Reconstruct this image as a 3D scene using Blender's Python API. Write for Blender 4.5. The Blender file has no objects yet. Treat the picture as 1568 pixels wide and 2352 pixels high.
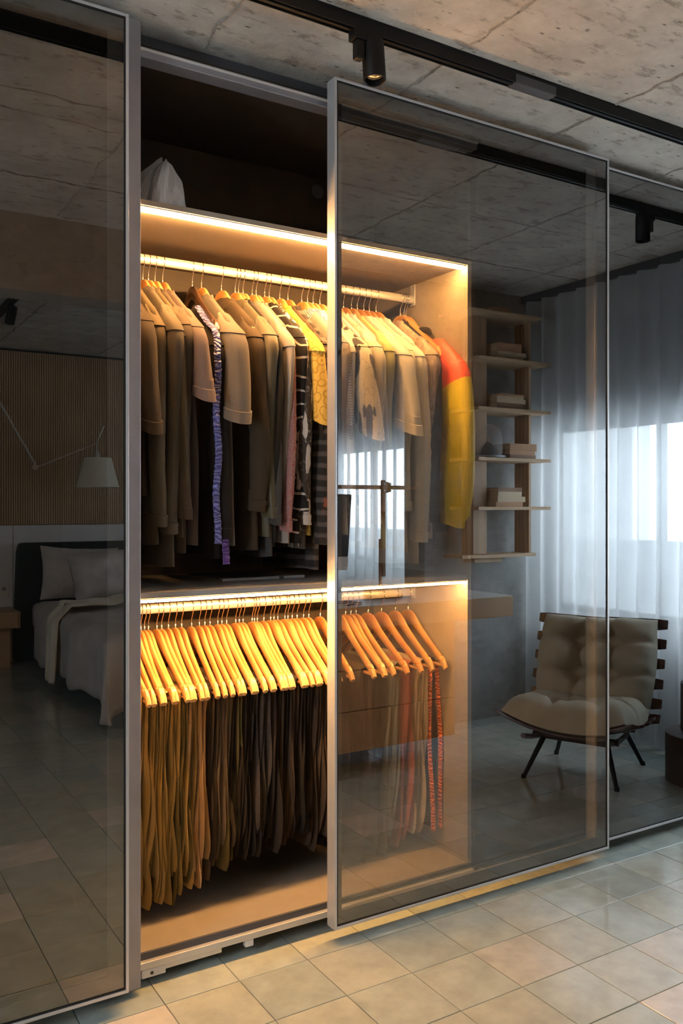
import bpy, math, random
from mathutils import Vector, Matrix, noise

random.seed(7)
R = math.radians
scene = bpy.context.scene
C = scene.collection

# ------------------------------------------------------------------ camera
cam_data = bpy.data.cameras.new('camera')
cam = bpy.data.objects.new('camera', cam_data)
C.objects.link(cam)
cam.location = (0.0, -2.10, 1.25)
cam.rotation_euler = (R(90), 0, R(-31.54))
cam_data.sensor_fit = 'VERTICAL'
cam_data.sensor_height = 36
cam_data.lens = 1994 / 2352 * 36
cam_data.shift_y = -17 / 2352
cam_data.clip_start = 0.02
scene.camera = cam

# ------------------------------------------------------------------ sky, exposure
world = bpy.data.worlds.new('overcast_sky')
scene.world = world
world.use_nodes = True
bg = world.node_tree.nodes['Background']
bg.inputs[0].default_value = (0.79, 0.895, 1.0, 1)
bg.inputs[1].default_value = 20.0
scene.view_settings.view_transform = 'Standard'
scene.view_settings.look = 'None'
scene.view_settings.exposure = 0.38
scene.view_settings.gamma = 1.0
scene.view_settings.use_curve_mapping = False
scene.cycles.max_bounces = 9
scene.cycles.diffuse_bounces = 4
scene.cycles.glossy_bounces = 4
scene.cycles.transparent_max_bounces = 14
scene.cycles.transmission_bounces = 4
scene.cycles.sample_clamp_indirect = 6.0
scene.cycles.use_denoising = True
scene.cycles.use_adaptive_sampling = True
scene.cycles.adaptive_threshold = 0.06
scene.cycles.caustics_refractive = False
scene.cycles.blur_glossy = 0.5

def portal(name, loc, sx, sz):
    """sky portal lying in a window opening of the right wall, facing the room"""
    d = bpy.data.lights.new(name, 'AREA')
    d.shape = 'RECTANGLE'; d.size = sz; d.size_y = sx
    d.cycles.is_portal = True
    o = bpy.data.objects.new(name, d); C.objects.link(o)
    o.location = loc
    o.rotation_euler = (0, R(90), 0)
    return o

WZ0, WZ1 = 0.62, 1.68          # window sill and lowered blind edge
W1 = (-1.72, -0.06)            # window of the dressing area (along y)
W2 = (-4.40, -2.60)            # window of the bedroom
WFILL = (-1.50, -1.05)            # unseen window added to the left wall for more daylight
WS = (WZ0, 0.80)                # sill heights of the two right-hand windows
for k, (a, b) in enumerate((W1, W2)):
    portal('window_portal', (3.93, (a + b) / 2, (WS[k] + WZ1) / 2), b - a, WZ1 - WS[k])
portal('window_portal', (-1.76, (WFILL[0] + WFILL[1]) / 2, 1.6), WFILL[1] - WFILL[0], 1.3).rotation_euler = (0, R(-90), 0)  # sky portal of the added left opening

# ------------------------------------------------------------------ helpers
class MB:
    def __init__(s): s.v = []; s.f = []
    def box(s, x0, x1, y0, y1, z0, z1, mtx=None):
        b = len(s.v)
        p = [(x0,y0,z0),(x1,y0,z0),(x1,y1,z0),(x0,y1,z0),(x0,y0,z1),(x1,y0,z1),(x1,y1,z1),(x0,y1,z1)]
        if mtx is not None: p = [tuple(mtx @ Vector(q)) for q in p]
        s.v += p
        s.f += [tuple(b+i for i in q) for q in ((0,3,2,1),(4,5,6,7),(0,1,5,4),(1,2,6,5),(2,3,7,6),(3,0,4,7))]
        return s
    def loft(s, rings, cap0=True, cap1=True, closed=True):
        b = len(s.v); n = len(rings[0])
        for r in rings: s.v += [tuple(p) for p in r]
        m = n if closed else n-1
        for i in range(len(rings)-1):
            for j in range(m):
                k = (j+1) % n
                s.f.append((b+i*n+j, b+i*n+k, b+(i+1)*n+k, b+(i+1)*n+j))
        if cap0: s.f.append(tuple(b+j for j in reversed(range(n))))
        if cap1: s.f.append(tuple(b+(len(rings)-1)*n+j for j in range(n)))
        return s
    def tube(s, path, r, n=8, cap=True):
        path = [Vector(p) for p in path]
        rs = r if isinstance(r, (list, tuple)) else [r]*len(path)
        rings = []; up = None
        for i, p in enumerate(path):
            t = (path[min(i+1, len(path)-1)] - path[max(i-1, 0)]).normalized()
            if up is None:
                a = Vector((0,0,1)) if abs(t.z) < .9 else Vector((1,0,0))
                up = (a - t*a.dot(t)).normalized()
            else:
                up = (up - t*up.dot(t)).normalized()
            sd = t.cross(up)
            rings.append([p + (up*math.cos(2*math.pi*k/n) + sd*math.sin(2*math.pi*k/n))*rs[i] for k in range(n)])
        return s.loft(rings, cap, cap)
    def lathe(s, prof, n=24, c=(0,0,0), cap0=True, cap1=True):
        rings = [[(c[0]+r*math.cos(2*math.pi*k/n), c[1]+r*math.sin(2*math.pi*k/n), c[2]+z) for k in range(n)] for r, z in prof]
        return s.loft(rings, cap0, cap1)
    def grid(s, fn, nu, nv):
        b = len(s.v)
        for i in range(nu+1):
            for j in range(nv+1): s.v.append(tuple(fn(i/nu, j/nv)))
        for i in range(nu):
            for j in range(nv):
                a = b+i*(nv+1)+j
                s.f.append((a, a+nv+1, a+nv+2, a+1))
        return s
    def mesh(s, name, mats, smooth=None):
        me = bpy.data.meshes.new(name)
        me.from_pydata(s.v, [], s.f)
        for m in (mats if isinstance(mats, (list, tuple)) else [mats]): me.materials.append(m)
        if smooth:
            me.shade_smooth(); me.set_sharp_from_angle(angle=R(smooth))
        me.update()
        return me
    def build(s, name, mats, parent=None, smooth=None, bevel=0, seg=2):
        o = link(name, s.mesh(name, mats, smooth), parent)
        if bevel:
            md = o.modifiers.new('bevel', 'BEVEL'); md.width = bevel; md.segments = seg
            md.limit_method = 'ANGLE'; md.angle_limit = R(40)
        return o

def link(name, me, parent=None):
    o = bpy.data.objects.new(name, me); C.objects.link(o)
    if parent is not None: o.parent = parent
    return o
def tag(o, label=None, cat=None, group=None, kind=None):
    if label: o['label'] = label
    if cat: o['category'] = cat
    if group: o['group'] = group
    if kind: o['kind'] = kind
    return o
def thing(name, label, cat, loc=(0,0,0), rz=0, group=None):
    o = link(name, None); o.location = loc; o.rotation_euler = (0,0,rz)
    o.empty_display_size = .05
    return tag(o, label, cat, group)
def struct(o, label=None): return tag(o, label, kind='structure')
def sgnpow(a, e): return math.copysign(abs(a)**e, a)
def nz(x, y=0, z=0): return noise.noise(Vector((x, y, z)))

# ------------------------------------------------------------------ materials
def newmat(name):
    m = bpy.data.materials.new(name); m.use_nodes = True
    nt = m.node_tree
    return m, nt, nt.nodes['Principled BSDF']
def N(nt, typ, **kw):
    n = nt.nodes.new(typ)
    for k, v in kw.items():
        if k.startswith('i_'):
            key = k[2:]
            key = int(key) if key.isdigit() else key.replace('_', ' ')
            n.inputs[key].default_value = v
        else: setattr(n, k, v)
    return n
def L(nt, a, b): nt.links.new(a, b)
def ramp(nt, src, stops, interp='LINEAR'):
    r = nt.nodes.new('ShaderNodeValToRGB'); r.color_ramp.interpolation = interp
    el = r.color_ramp.elements
    while len(el) < len(stops): el.new(.5)
    for e, (p, c) in zip(el, stops):
        e.position = p; e.color = (c if isinstance(c, tuple) else (c, c, c)) + (1,) if not (isinstance(c, tuple) and len(c) == 4) else c
    L(nt, src, r.inputs[0])
    return r.outputs[0]
def mixc(nt, fac, a, b, mode='MIX'):
    m = nt.nodes.new('ShaderNodeMix'); m.data_type = 'RGBA'; m.blend_type = mode
    for sock, v in ((m.inputs[0], fac), (m.inputs[6], a), (m.inputs[7], b)):
        if hasattr(v, 'is_linked'): L(nt, v, sock)
        elif isinstance(v, tuple): sock.default_value = v + (1,) if len(v) == 3 else v
        else: sock.default_value = v
    return m.outputs[2]
def coords(nt, scale=(1,1,1), loc=(0,0,0), rot=(0,0,0), which='Object'):
    tc = nt.nodes.new('ShaderNodeTexCoord'); mp = nt.nodes.new('ShaderNodeMapping')
    mp.inputs['Scale'].default_value = scale; mp.inputs['Location'].default_value = loc; mp.inputs['Rotation'].default_value = rot
    L(nt, tc.outputs[which], mp.inputs['Vector'])
    return mp.outputs[0]
def tnoise(nt, vec, scale, detail=4, rough=.55):
    n = N(nt, 'ShaderNodeTexNoise', i_Scale=scale, i_Detail=detail, i_Roughness=rough)
    L(nt, vec, n.inputs['Vector']); return n.outputs[0]
def bump(nt, bs, h, strength=.3, dist=.005):
    b = N(nt, 'ShaderNodeBump', i_Strength=strength, i_Distance=dist)
    L(nt, h, b.inputs['Height']); L(nt, b.outputs[0], bs.inputs['Normal'])

def plain(name, col, rough=.5, metal=0., var=.12, nscale=9, bmp=0., spec=None, sheen=0.):
    m, nt, bs = newmat(name)
    v = coords(nt); n = tnoise(nt, v, nscale, 5)
    lo = tuple(c*(1-var) for c in col); hi = tuple(min(1, c*(1+var)) for c in col)
    L(nt, ramp(nt, n, [(.3, lo), (.7, hi)]), bs.inputs['Base Color'])
    bs.inputs['Roughness'].default_value = rough; bs.inputs['Metallic'].default_value = metal
    if spec is not None: bs.inputs['Specular IOR Level'].default_value = spec
    if sheen: bs.inputs['Sheen Weight'].default_value = sheen
    if bmp: bump(nt, bs, tnoise(nt, v, nscale*12, 3), bmp, .002)
    return m

def wood(name, a, b, rough=.45, scale=(3, 30, 30), ring=8., coat=0.):
    m, nt, bs = newmat(name)
    v = coords(nt, scale)
    n1 = tnoise(nt, v, 1.6, 6, .6)
    w = N(nt, 'ShaderNodeTexWave', wave_type='BANDS', bands_direction='Y', i_Scale=.35, i_Distortion=ring, i_Detail=3.)
    L(nt, v, w.inputs['Vector'])
    f = mixc(nt, .45, n1, w.outputs[1] if len(w.outputs) > 1 else w.outputs[0])
    L(nt, ramp(nt, f, [(.25, a), (.75, b)]), bs.inputs['Base Color'])
    bs.inputs['Roughness'].default_value = rough
    bs.inputs['Coat Weight'].default_value = coat; bs.inputs['Coat Roughness'].default_value = .12
    bump(nt, bs, n1, .12, .002)
    return m

def concrete(name, a, b, dark, scale=1.0, pits=1.0, bm=.5):
    m, nt, bs = newmat(name)
    v = coords(nt)
    big = tnoise(nt, v, 1.3*scale, 6, .6)
    mid = tnoise(nt, v, 7*scale, 8, .65)
    vs = coords(nt, (1, 2.4, 2.4))
    chips = tnoise(nt, vs, 9*scale, 6, .7)
    fine = tnoise(nt, v, 60*scale, 5, .7)
    base = ramp(nt, big, [(.3, a), (.72, b)])
    base = mixc(nt, .5, base, ramp(nt, mid, [(.3, tuple(c*.72 for c in a)), (.7, tuple(min(1, c*1.12) for c in b))]))
    chipmask = ramp(nt, chips, [(.545, 0.), (.64, 1.)])
    spot = N(nt, 'ShaderNodeTexVoronoi', i_Scale=11.*scale, feature='F1'); L(nt, vs, spot.inputs['Vector'])
    pit = ramp(nt, spot.outputs[0], [(.05, 1.), (.11, 0.)])
    mk = N(nt, 'ShaderNodeMath', operation='MULTIPLY', i_1=.6*pits); L(nt, chipmask, mk.inputs[0])
    col = mixc(nt, mk.outputs[0], base, dark)
    mk2 = N(nt, 'ShaderNodeMath', operation='MULTIPLY', i_1=.7*pits); L(nt, pit, mk2.inputs[0])
    col = mixc(nt, mk2.outputs[0], col, tuple(c*.4 for c in dark))
    L(nt, col, bs.inputs['Base Color'])
    bs.inputs['Roughness'].default_value = .85; bs.inputs['Specular IOR Level'].default_value = .2
    h = mixc(nt, .35, chips, fine)
    h = mixc(nt, mk2.outputs[0], h, (0, 0, 0))
    bump(nt, bs, h, bm, .02)
    return m

def cloth(name, col, pattern=None, col2=None, rough=.9, var=.14, weave=900, col3=None, sheen=.03):
    m, nt, bs = newmat(name)
    v = coords(nt)
    n = tnoise(nt, v, 7, 5)
    base = ramp(nt, n, [(.3, tuple(c*(1-var) for c in col)), (.7, tuple(min(1, c*(1+var)) for c in col))])
    out = base
    if pattern == 'speckle':
        s = tnoise(nt, v, 420, 2, .8)
        out = mixc(nt, ramp(nt, s, [(.40, 0.), (.60, 1.)]), base, col2)
    elif pattern == 'check':
        k = N(nt, 'ShaderNodeTexChecker', i_Scale=240.); L(nt, coords(nt, (1, 1, 1), rot=(0, 0, 0)), k.inputs[0])
        out = mixc(nt, k.outputs[1], base, col2)
    elif pattern == 'leaf':
        vo = N(nt, 'ShaderNodeTexVoronoi', i_Scale=1., feature='F1', i_Randomness=1.)
        vv = coords(nt, (30, 34, 8.5), rot=(.55, .1, .2)); L(nt, vv, vo.inputs['Vector'])
        ns = tnoise(nt, v, 22, 3)
        f = mixc(nt, .3, vo.outputs[0], ns)
        out = mixc(nt, ramp(nt, f, [(.455, 1.), (.475, 0.)]), base, col2)
        ln = tnoise(nt, coords(nt, (22, 22, 11)), 2.2, 2)
        out = mixc(nt, ramp(nt, ln, [(.485, 0.), (.495, 1.), (.505, 0.)]), out, col3 or col2)
    elif pattern == 'branch':
        ln = tnoise(nt, coords(nt, (10, 16, 6)), 2.4, 3)
        gate = tnoise(nt, v, 9, 1)
        g = N(nt, 'ShaderNodeMath', operation='MULTIPLY')
        L(nt, ramp(nt, ln, [(.475, 0.), (.49, 1.), (.51, 0.)]), g.inputs[0]); L(nt, ramp(nt, gate, [(.5, 0.), (.56, 1.)]), g.inputs[1])
        out = mixc(nt, g.outputs[0], base, col2)
    elif pattern == 'paisley':
        vo = N(nt, 'ShaderNodeTexVoronoi', i_Scale=34., feature='F1'); L(nt, v, vo.inputs['Vector'])
        wv = N(nt, 'ShaderNodeMath', operation='SINE'); ml = N(nt, 'ShaderNodeMath', operation='MULTIPLY', i_1=16.)
        L(nt, vo.outputs[0], ml.inputs[0]); L(nt, ml.outputs[0], wv.inputs[0])
        out = mixc(nt, ramp(nt, wv.outputs[0], [(.45, 0.), (.75, 1.)]), base, col2)
    elif pattern == 'plaid':
        w1 = N(nt, 'ShaderNodeTexWave', bands_direction='Z', i_Scale=9., i_Distortion=1.5); L(nt, v, w1.inputs['Vector'])
        w2 = tnoise(nt, v, 14, 3)
        out = mixc(nt, ramp(nt, w1.outputs[0], [(.5, 0.), (.8, .7)]), base, col2)
        out = mixc(nt, ramp(nt, w2, [(.6, 0.), (.66, .8)]), out, col3 or col2)
    elif pattern == 'feather':
        w2 = tnoise(nt, coords(nt, (20, 12, 5)), 2.0, 8, .7)
        out = mixc(nt, ramp(nt, w2, [(.46, 0.), (.52, 1.), (.6, .3)]), base, col2)
    elif pattern == 'stripe':
        w1 = N(nt, 'ShaderNodeTexWave', bands_direction='Z', i_Scale=7., i_Distortion=11., i_Detail=2., i_Detail_Scale=.6); L(nt, v, w1.inputs['Vector'])
        out = mixc(nt, ramp(nt, w1.outputs[0], [(.93, 0.), (.97, 1.)]), base, col2)
    L(nt, out, bs.inputs['Base Color'])
    bs.inputs['Roughness'].default_value = rough
    bs.inputs['Specular IOR Level'].default_value = .25
    bs.inputs['Sheen Weight'].default_value = sheen
    wn = tnoise(nt, v, weave, 2, .6); cr = tnoise(nt, coords(nt, (1, 1, .5)), 26, 4, .6)
    bump(nt, bs, mixc(nt, .75, wn, cr), .35, .004)
    return m

def ruffle(name, col, hi):
    m, nt, bs = newmat(name)
    w = N(nt, 'ShaderNodeTexWave', bands_direction='Z', i_Scale=26., i_Distortion=14., i_Detail=3.)
    L(nt, coords(nt), w.inputs['Vector'])
    L(nt, ramp(nt, w.outputs[0], [(.2, col), (.9, hi)]), bs.inputs['Base Color'])
    bs.inputs['Roughness'].default_value = .38; bs.inputs['Sheen Weight'].default_value = .3
    bump(nt, bs, w.outputs[0], .8, .006)
    return m

def glass_mats():
    # coated face: part mirror, part tinted see-through; the other faces of the pane are clear
    m = bpy.data.materials.new('reflective_tinted_glass'); m.use_nodes = True
    nt = m.node_tree; nt.nodes.clear()
    out = nt.nodes.new('ShaderNodeOutputMaterial')
    tr = N(nt, 'ShaderNodeBsdfTransparent'); tr.inputs[0].default_value = (.52, .51, .49, 1)
    gl = N(nt, 'ShaderNodeBsdfGlossy', i_Roughness=0.0); gl.inputs[0].default_value = (.95, .98, 1., 1)
    lw = N(nt, 'ShaderNodeLayerWeight', i_Blend=.5)
    mr = N(nt, 'ShaderNodeMapRange'); mr.inputs[3].default_value = .22; mr.inputs[4].default_value = .62
    pw = N(nt, 'ShaderNodeMath', operation='POWER', i_1=2.5)
    L(nt, lw.outputs['Facing'], pw.inputs[0]); L(nt, pw.outputs[0], mr.inputs[0])
    mx = nt.nodes.new('ShaderNodeMixShader')
    L(nt, mr.outputs[0], mx.inputs[0]); L(nt, tr.outputs[0], mx.inputs[1]); L(nt, gl.outputs[0], mx.inputs[2])
    L(nt, mx.outputs[0], out.inputs[0])
    c = bpy.data.materials.new('clear_glass_face'); c.use_nodes = True
    nt = c.node_tree; nt.nodes.clear()
    out = nt.nodes.new('ShaderNodeOutputMaterial'); tr = N(nt, 'ShaderNodeBsdfTransparent'); tr.inputs[0].default_value = (.97, .98, .975, 1)
    L(nt, tr.outputs[0], out.inputs[0])
    return m, c

def emit(name, col, strength):
    m = bpy.data.materials.new(name); m.use_nodes = True
    nt = m.node_tree; nt.nodes.clear()
    out = nt.nodes.new('ShaderNodeOutputMaterial'); e = N(nt, 'ShaderNodeEmission', i_Strength=strength)
    e.inputs[0].default_value = col + (1,); L(nt, e.outputs[0], out.inputs[0])
    return m

def sheer(name, see=.26):
    m = bpy.data.materials.new(name); m.use_nodes = True
    nt = m.node_tree; nt.nodes.clear()
    out = nt.nodes.new('ShaderNodeOutputMaterial')
    v = coords(nt); wv = tnoise(nt, coords(nt, (1, 1, 3)), 260, 2)
    colr = ramp(nt, wv, [(.3, (.62, .63, .64)), (.7, (.74, .75, .76))])
    d = N(nt, 'ShaderNodeBsdfDiffuse'); t = N(nt, 'ShaderNodeBsdfTranslucent'); p = N(nt, 'ShaderNodeBsdfTransparent')
    L(nt, colr, d.inputs[0]); L(nt, colr, t.inputs[0])
    a = nt.nodes.new('ShaderNodeMixShader'); a.inputs[0].default_value = .62
    L(nt, d.outputs[0], a.inputs[1]); L(nt, t.outputs[0], a.inputs[2])
    b = nt.nodes.new('ShaderNodeMixShader'); b.inputs[0].default_value = see
    L(nt, a.outputs[0], b.inputs[1]); L(nt, p.outputs[0], b.inputs[2])
    L(nt, b.outputs[0], out.inputs[0])
    return m

WARM = (1.0, .50, .155)
M = {}
M['ceil'] = concrete('ceiling_concrete', (.43, .39, .34), (.68, .63, .56), (.17, .135, .10))
M['seam'] = concrete('seam_concrete', (.30, .27, .235), (.50, .46, .41), (.12, .09, .07), 3)
M['seamd'] = concrete('seam_dark_concrete', (.13, .10, .08), (.30, .26, .22), (.05, .04, .03), 3)
M['wallc'] = concrete('wall_concrete', (.27, .275, .27), (.42, .425, .415), (.16, .16, .155), 1., .6, .3)
M['beamc'] = concrete('beam_concrete', (.27, .235, .20), (.40, .355, .31), (.14, .11, .09), 1.2, .6, .3)
M['plaster'] = plain('painted_plaster', (.78, .79, .80), .8, 0, .04, 3, .08)
M['grout'] = plain('grout', (.42, .415, .38), .9, 0, .15, 14, .2)
M['alu'] = plain('brushed_aluminium', (.66, .66, .67), .35, .5, .04, 20)
M['alud'] = plain('grey_aluminium', (.36, .36, .40), .45, .55, .05, 14)
M['filler'] = plain('charcoal_laminate', (.085, .085, .095), .55, 0, .08, 6)
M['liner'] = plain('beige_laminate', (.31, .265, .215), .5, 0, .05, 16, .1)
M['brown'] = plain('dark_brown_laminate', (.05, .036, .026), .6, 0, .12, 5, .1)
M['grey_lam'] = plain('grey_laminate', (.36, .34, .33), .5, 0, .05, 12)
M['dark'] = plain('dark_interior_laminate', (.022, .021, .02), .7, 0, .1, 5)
M['gasket'] = plain('black_rubber_gasket', (.012, .012, .012), .6, 0, .1, 9)
M['rearframe'] = plain('anodised_dark_aluminium', (.17, .165, .16), .5, .2, .05, 14)
M['glass'], M['clear'] = glass_mats()
M['led'] = emit('warm_led_diffuser', WARM, 285.)
M['led2'] = emit('warm_led_diffuser_lower', WARM, 265.)
M['chrome'] = plain('polished_steel', (.78, .74, .68), .18, 1., .03, 30)
M['hwood'] = wood('pale_hanger_wood', (.44, .21, .07), (.64, .355, .14), .30, (20, 6, 20), 4., .25)
M['hwoodr'] = wood('reddish_hanger_wood', (.40, .17, .055), (.56, .27, .10), .30, (20, 6, 20), 4., .25)
M['hwoodd'] = wood('dark_hanger_wood', (.035, .018, .012), (.07, .035, .02), .3, (20, 6, 20), 4., .3)
M['black'] = plain('black_powder_coat', (.006, .006, .006), .5, 0, .15, 30, spec=.25)
M['blackg'] = plain('dark_grey_plastic', (.06, .06, .065), .5, 0, .1, 20)
M['oak'] = wood('light_oak', (.42, .27, .15), (.58, .40, .235), .5, (4, 40, 4), 6.)
M['oakz'] = wood('light_oak_upright', (.36, .225, .125), (.52, .35, .21), .5, (30, 30, 2.5), 6.)
M['slat'] = wood('brown_slat_wood', (.44, .29, .155), (.62, .42, .245), .55, (20, 20, 1.5), 4.)
M['rose'] = wood('dark_rosewood', (.05, .018, .01), (.115, .04, .022), .35, (6, 30, 30), 5., .2)
M['stump'] = wood('dark_stump_wood', (.03, .014, .009), (.065, .028, .017), .5, (20, 20, 2), 5.)
M['linen'] = cloth('beige_linen', (.50, .455, .355), weave=600)
M['white'] = plain('white_lacquer', (.74, .74, .73), .35, 0, .03, 6)
M['curtain'] = sheer('sheer_white_curtain')
M['curtain2'] = sheer('dense_sheer_white_curtain', .17)

# ================================================================== SETTING
XL, XR = -1.7, 3.86            # left wall, right (window) wall
YB, YW = -5.20, 0.70           # slatted bedroom wall, wall behind the wardrobe
ZC = 2.50

# ---- ceiling, with the ridges left between the formwork boards as geometry
ceil = struct(MB().box(XL, XR+.2, YB-.1, YW, ZC, ZC+.12).build('ceiling', M['ceil']), 'rough board-marked concrete ceiling')
def seam(x0, y0, x1, y1, w, h, mat, seed):
    p0, p1 = Vector((x0, y0, 0)), Vector((x1, y1, 0)); n = max(8, int((p1-p0).length/.025))
    d = (p1-p0).normalized(); s = Vector((-d.y, d.x, 0)); rings = []
    for i in range(n+1):
        p = p0.lerp(p1, i/n); j = nz(i*.21, seed)*.016 + nz(i*.9, seed+5)*.008
        ww = w*(.12+abs(nz(i*.45, seed+9))*1.3); hh = h*(.12+abs(nz(i*.7, seed+3))*1.5)
        c = p + s*j
        rings.append([(*(c-s*ww)[:2], ZC+.001), (*(c-s*ww*.4)[:2], ZC-hh), (*(c+s*ww*.5)[:2], ZC-hh*.8), (*(c+s*ww)[:2], ZC+.001)])
    m = MB().loft(rings)
    return m.build('formwork_seam', mat, ceil, 60)
for k, x in enumerate((-.95, -.32, .30, .917, 1.535, 2.153, 2.77, 3.39)):
    seam(x, -1.74, x, .12, .010, .007, M['seam'], k*3.1)
for k, (y, x0, x1) in enumerate(((-.77, -1.6, 3.8), (-.62, -1.6, .8), (-1.32, -1.6, 3.8), (-3.2, -1.5, 3.7), (-4.3, -1.5, 3.7))):
    seam(x0, y, x1, y, .008, .005, M['seam' if k != 2 else 'seamd'], 40+k*2.3)
for k, x in enumerate((1.25, 2.05)): seam(x, -5.1, x, -2.0, .010, .008, M['seamd'], 70+k)

# ---- concrete beam and pier between dressing area and bedroom
struct(MB().box(XL, XR, -1.97, -1.78, 2.17, ZC+.01).build('trim_1', M['beamc'], None, None, .006), 'rough concrete beam across the room')
struct(MB().box(2.93, XR, -1.97, -1.78, -.05, 2.175).build('wall_opposite', M['wallc']), 'bare grey concrete wall behind the shelves')

# ---- walls
wb = struct(MB().box(XL, XR+.2, YB-.12, YB, -.05, ZC).build('wall_bedroom', M['plaster']), 'grey bedroom wall with wooden slats above')
wl = MB().box(XL-.12, XL, YB, WFILL[0], -.05, ZC).box(XL-.12, XL, WFILL[1], YW, -.05, ZC).box(XL-.12, XL, WFILL[0], WFILL[1], -.05, .9).box(XL-.12, XL, WFILL[0], WFILL[1], 2.3, ZC)
struct(wl.build('wall_left', M['plaster']), 'plain plaster wall with an added fill-light window')
wfill = struct(link('window_3', None), 'added unseen fill-light window in the left wall')  # out of view, added to brighten ceiling and door frames
for z0, z1 in ((.9, .94), (2.26, 2.3)): MB().box(XL-.09, XL-.04, WFILL[0], WFILL[1], z0, z1).build('window_frame', M['white'], wfill)
for yy in (WFILL[0], WFILL[1]-.04): MB().box(XL-.09, XL-.04, yy, yy+.04, .94, 2.26).build('window_frame', M['white'], wfill)
MB().box(XL-.066, XL-.06, WFILL[0]+.04, WFILL[1]-.04, .94, 2.26).build('pane', M['clear'], wfill)
struct(MB().box(XL, XR, YW, YW+.12, -.05, ZC).build('wall_back', M['plaster']), 'wall behind the wardrobe')
# slatted cladding: every slat its own piece, on a dark backing
MB().box(.0, XR-.02, YB, YB+.012, 1.085, ZC-.004).build('cladding_back', M['dark'], wb)
sm = MB().box(-.0065, .0065, 0, .016, 0, 1.39).mesh('slat', M['slat'])
x = .02; k = 0
while x < XR-.05:
    o = link('slat', sm, wb); o.location = (x, YB+.012, 1.088); x += .0182; k += 1
for x0, x1 in ((-1.6, .55), (.554, 1.392), (1.396, 2.6), (2.604, 3.8)):
    MB().box(x0, x1, YB, YB+.018, .0, 1.083).build('wall_panel', M['plaster'], wb, None, .002)
# right wall with two window openings
wr = MB()
for a, b in ((YB, W2[0]), (W2[1], W1[0]), (W1[1], YW)): wr.box(XR, XR+.16, a, b, -.05, ZC)
for (a, b), zs_ in zip((W1, W2), WS): wr.box(XR, XR+.16, a, b, -.05, zs_).box(XR, XR+.16, a, b, 2.3, ZC)
struct(wr.build('wall_right', M['wallc']), 'concrete window wall behind the sheer curtains')
for i, (a, b) in enumerate((W1, W2)):
    t = struct(link('window_%d' % (i+1), None), 'wide window behind a sheer curtain')
    f = .035; X0, X1 = XR+.05, XR+.10; zs_ = WS[i]
    n = 2 if i == 0 else 3
    MB().box(X0, X1, a, b, zs_, zs_+f).build('window_frame', M['white'], t)
    MB().box(X0, X1, a, b, 2.3-f, 2.3).build('window_frame', M['white'], t)
    for j in range(n+1):
        yy = a + (b-a-f)*j/n
        MB().box(X0, X1, yy, yy+f, zs_, 2.3).build('window_frame', M['white'], t)
    for j in range(n):
        y0 = a + (b-a-f)*j/n + f; y1 = a + (b-a-f)*(j+1)/n
        MB().box(XR+.072, XR+.078, y0, y1, zs_+f, 2.3-f).build('pane', M['clear'], t)
    MB().box(XR+.02, XR+.028, a+.005, b-.005, WZ1, 2.34).build('roller_blind', M['filler'], t)
    MB().box(XR-.02, XR+.05, a, b, zs_-.03, zs_).build('window_sill', M['white'], t)
# what the windows look on: a parapet and a neighbouring white wall
struct(MB().box(4.60, 4.72, -7.5, 2.5, -1.0, 1.02).build('wall_parapet', M['plaster']), 'pale balcony parapet outside the window')
struct(MB().box(5.25, 5.45, -3.9, -2.19, -1.0, 5).build('wall_outside', M['white']), 'white neighbouring wall outside the window')

# ---- floor tiles: the nearest as pieces, the rest joined
floor = struct(MB().box(XL, XR, YB, YW, -.1, -.004).build('floor', M['grout']), 'green grey cement tile floor')
def tile_mat(k):
    m, nt, bs = newmat('cement_tile_%d' % k)
    cols = [(.39,.435,.395), (.42,.45,.40), (.35,.40,.375), (.455,.46,.41), (.54,.52,.47), (.40,.425,.37)]
    c = cols[k]
    v = coords(nt, which='Generated'); oi = nt.nodes.new('ShaderNodeObjectInfo')
    ad = N(nt, 'ShaderNodeVectorMath', operation='MULTIPLY_ADD'); ad.inputs[1].default_value = (1, 1, 1)
    L(nt, v, ad.inputs[0])
    sc = N(nt, 'ShaderNodeVectorMath', operation='SCALE', i_Scale=37.); cb = N(nt, 'ShaderNodeCombineXYZ')
    L(nt, oi.outputs['Random'], cb.inputs[0]); L(nt, oi.outputs['Random'], cb.inputs[1])
    L(nt, cb.outputs[0], sc.inputs[0]); L(nt, sc.outputs[0], ad.inputs[2])
    n = tnoise(nt, ad.outputs[0], 2.2, 6, .6)
    L(nt, ramp(nt, n, [(.3, tuple(q*.82 for q in c)), (.7, tuple(q*1.12 for q in c))]), bs.inputs['Base Color'])
    rr = N(nt, 'ShaderNodeMapRange'); rr.inputs[3].default_value = .17; rr.inputs[4].default_value = .34
    bs.inputs['Roughness'].default_value = .11 + .012*k
    bs.inputs['Specular IOR Level'].default_value = .62
    return m
TM = [tile_mat(k) for k in range(6)]
T = .204; H = T/2 - .0012
def tile_mesh(k):
    b = .0007; m = MB()
    rings = [[(-h, -h, z), (h, -h, z), (h, h, z), (-h, h, z)] for h, z in ((H, -.004), (H, -b), (H-b, 0.))]
    return m.loft(rings, False, True).mesh('tile', TM[k])
TMESH = [tile_mesh(k) for k in range(6)]
cells = []
for i in range(-20, 12):
    for j in range(-26, 7):
        cx, cy = 1.9845 + (i+.5)*T, -.223 + (j+.5)*T
        if XL < cx < XR-.02 and YB+.05 < cy < .2: cells.append((cx, cy))
cells.sort(key=lambda c: 0 if (-.05 < c[0] < 3.5 and -1.75 < c[1] < .15) else (1 if (.5 < c[0] < 3.6 and c[1] > -2.6) else 2) + abs(c[1])*.01)
rt = random.Random(11); rest = MB(); restf = []
wts = [5, 4, 4, 3, 1.2, 4]
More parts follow.
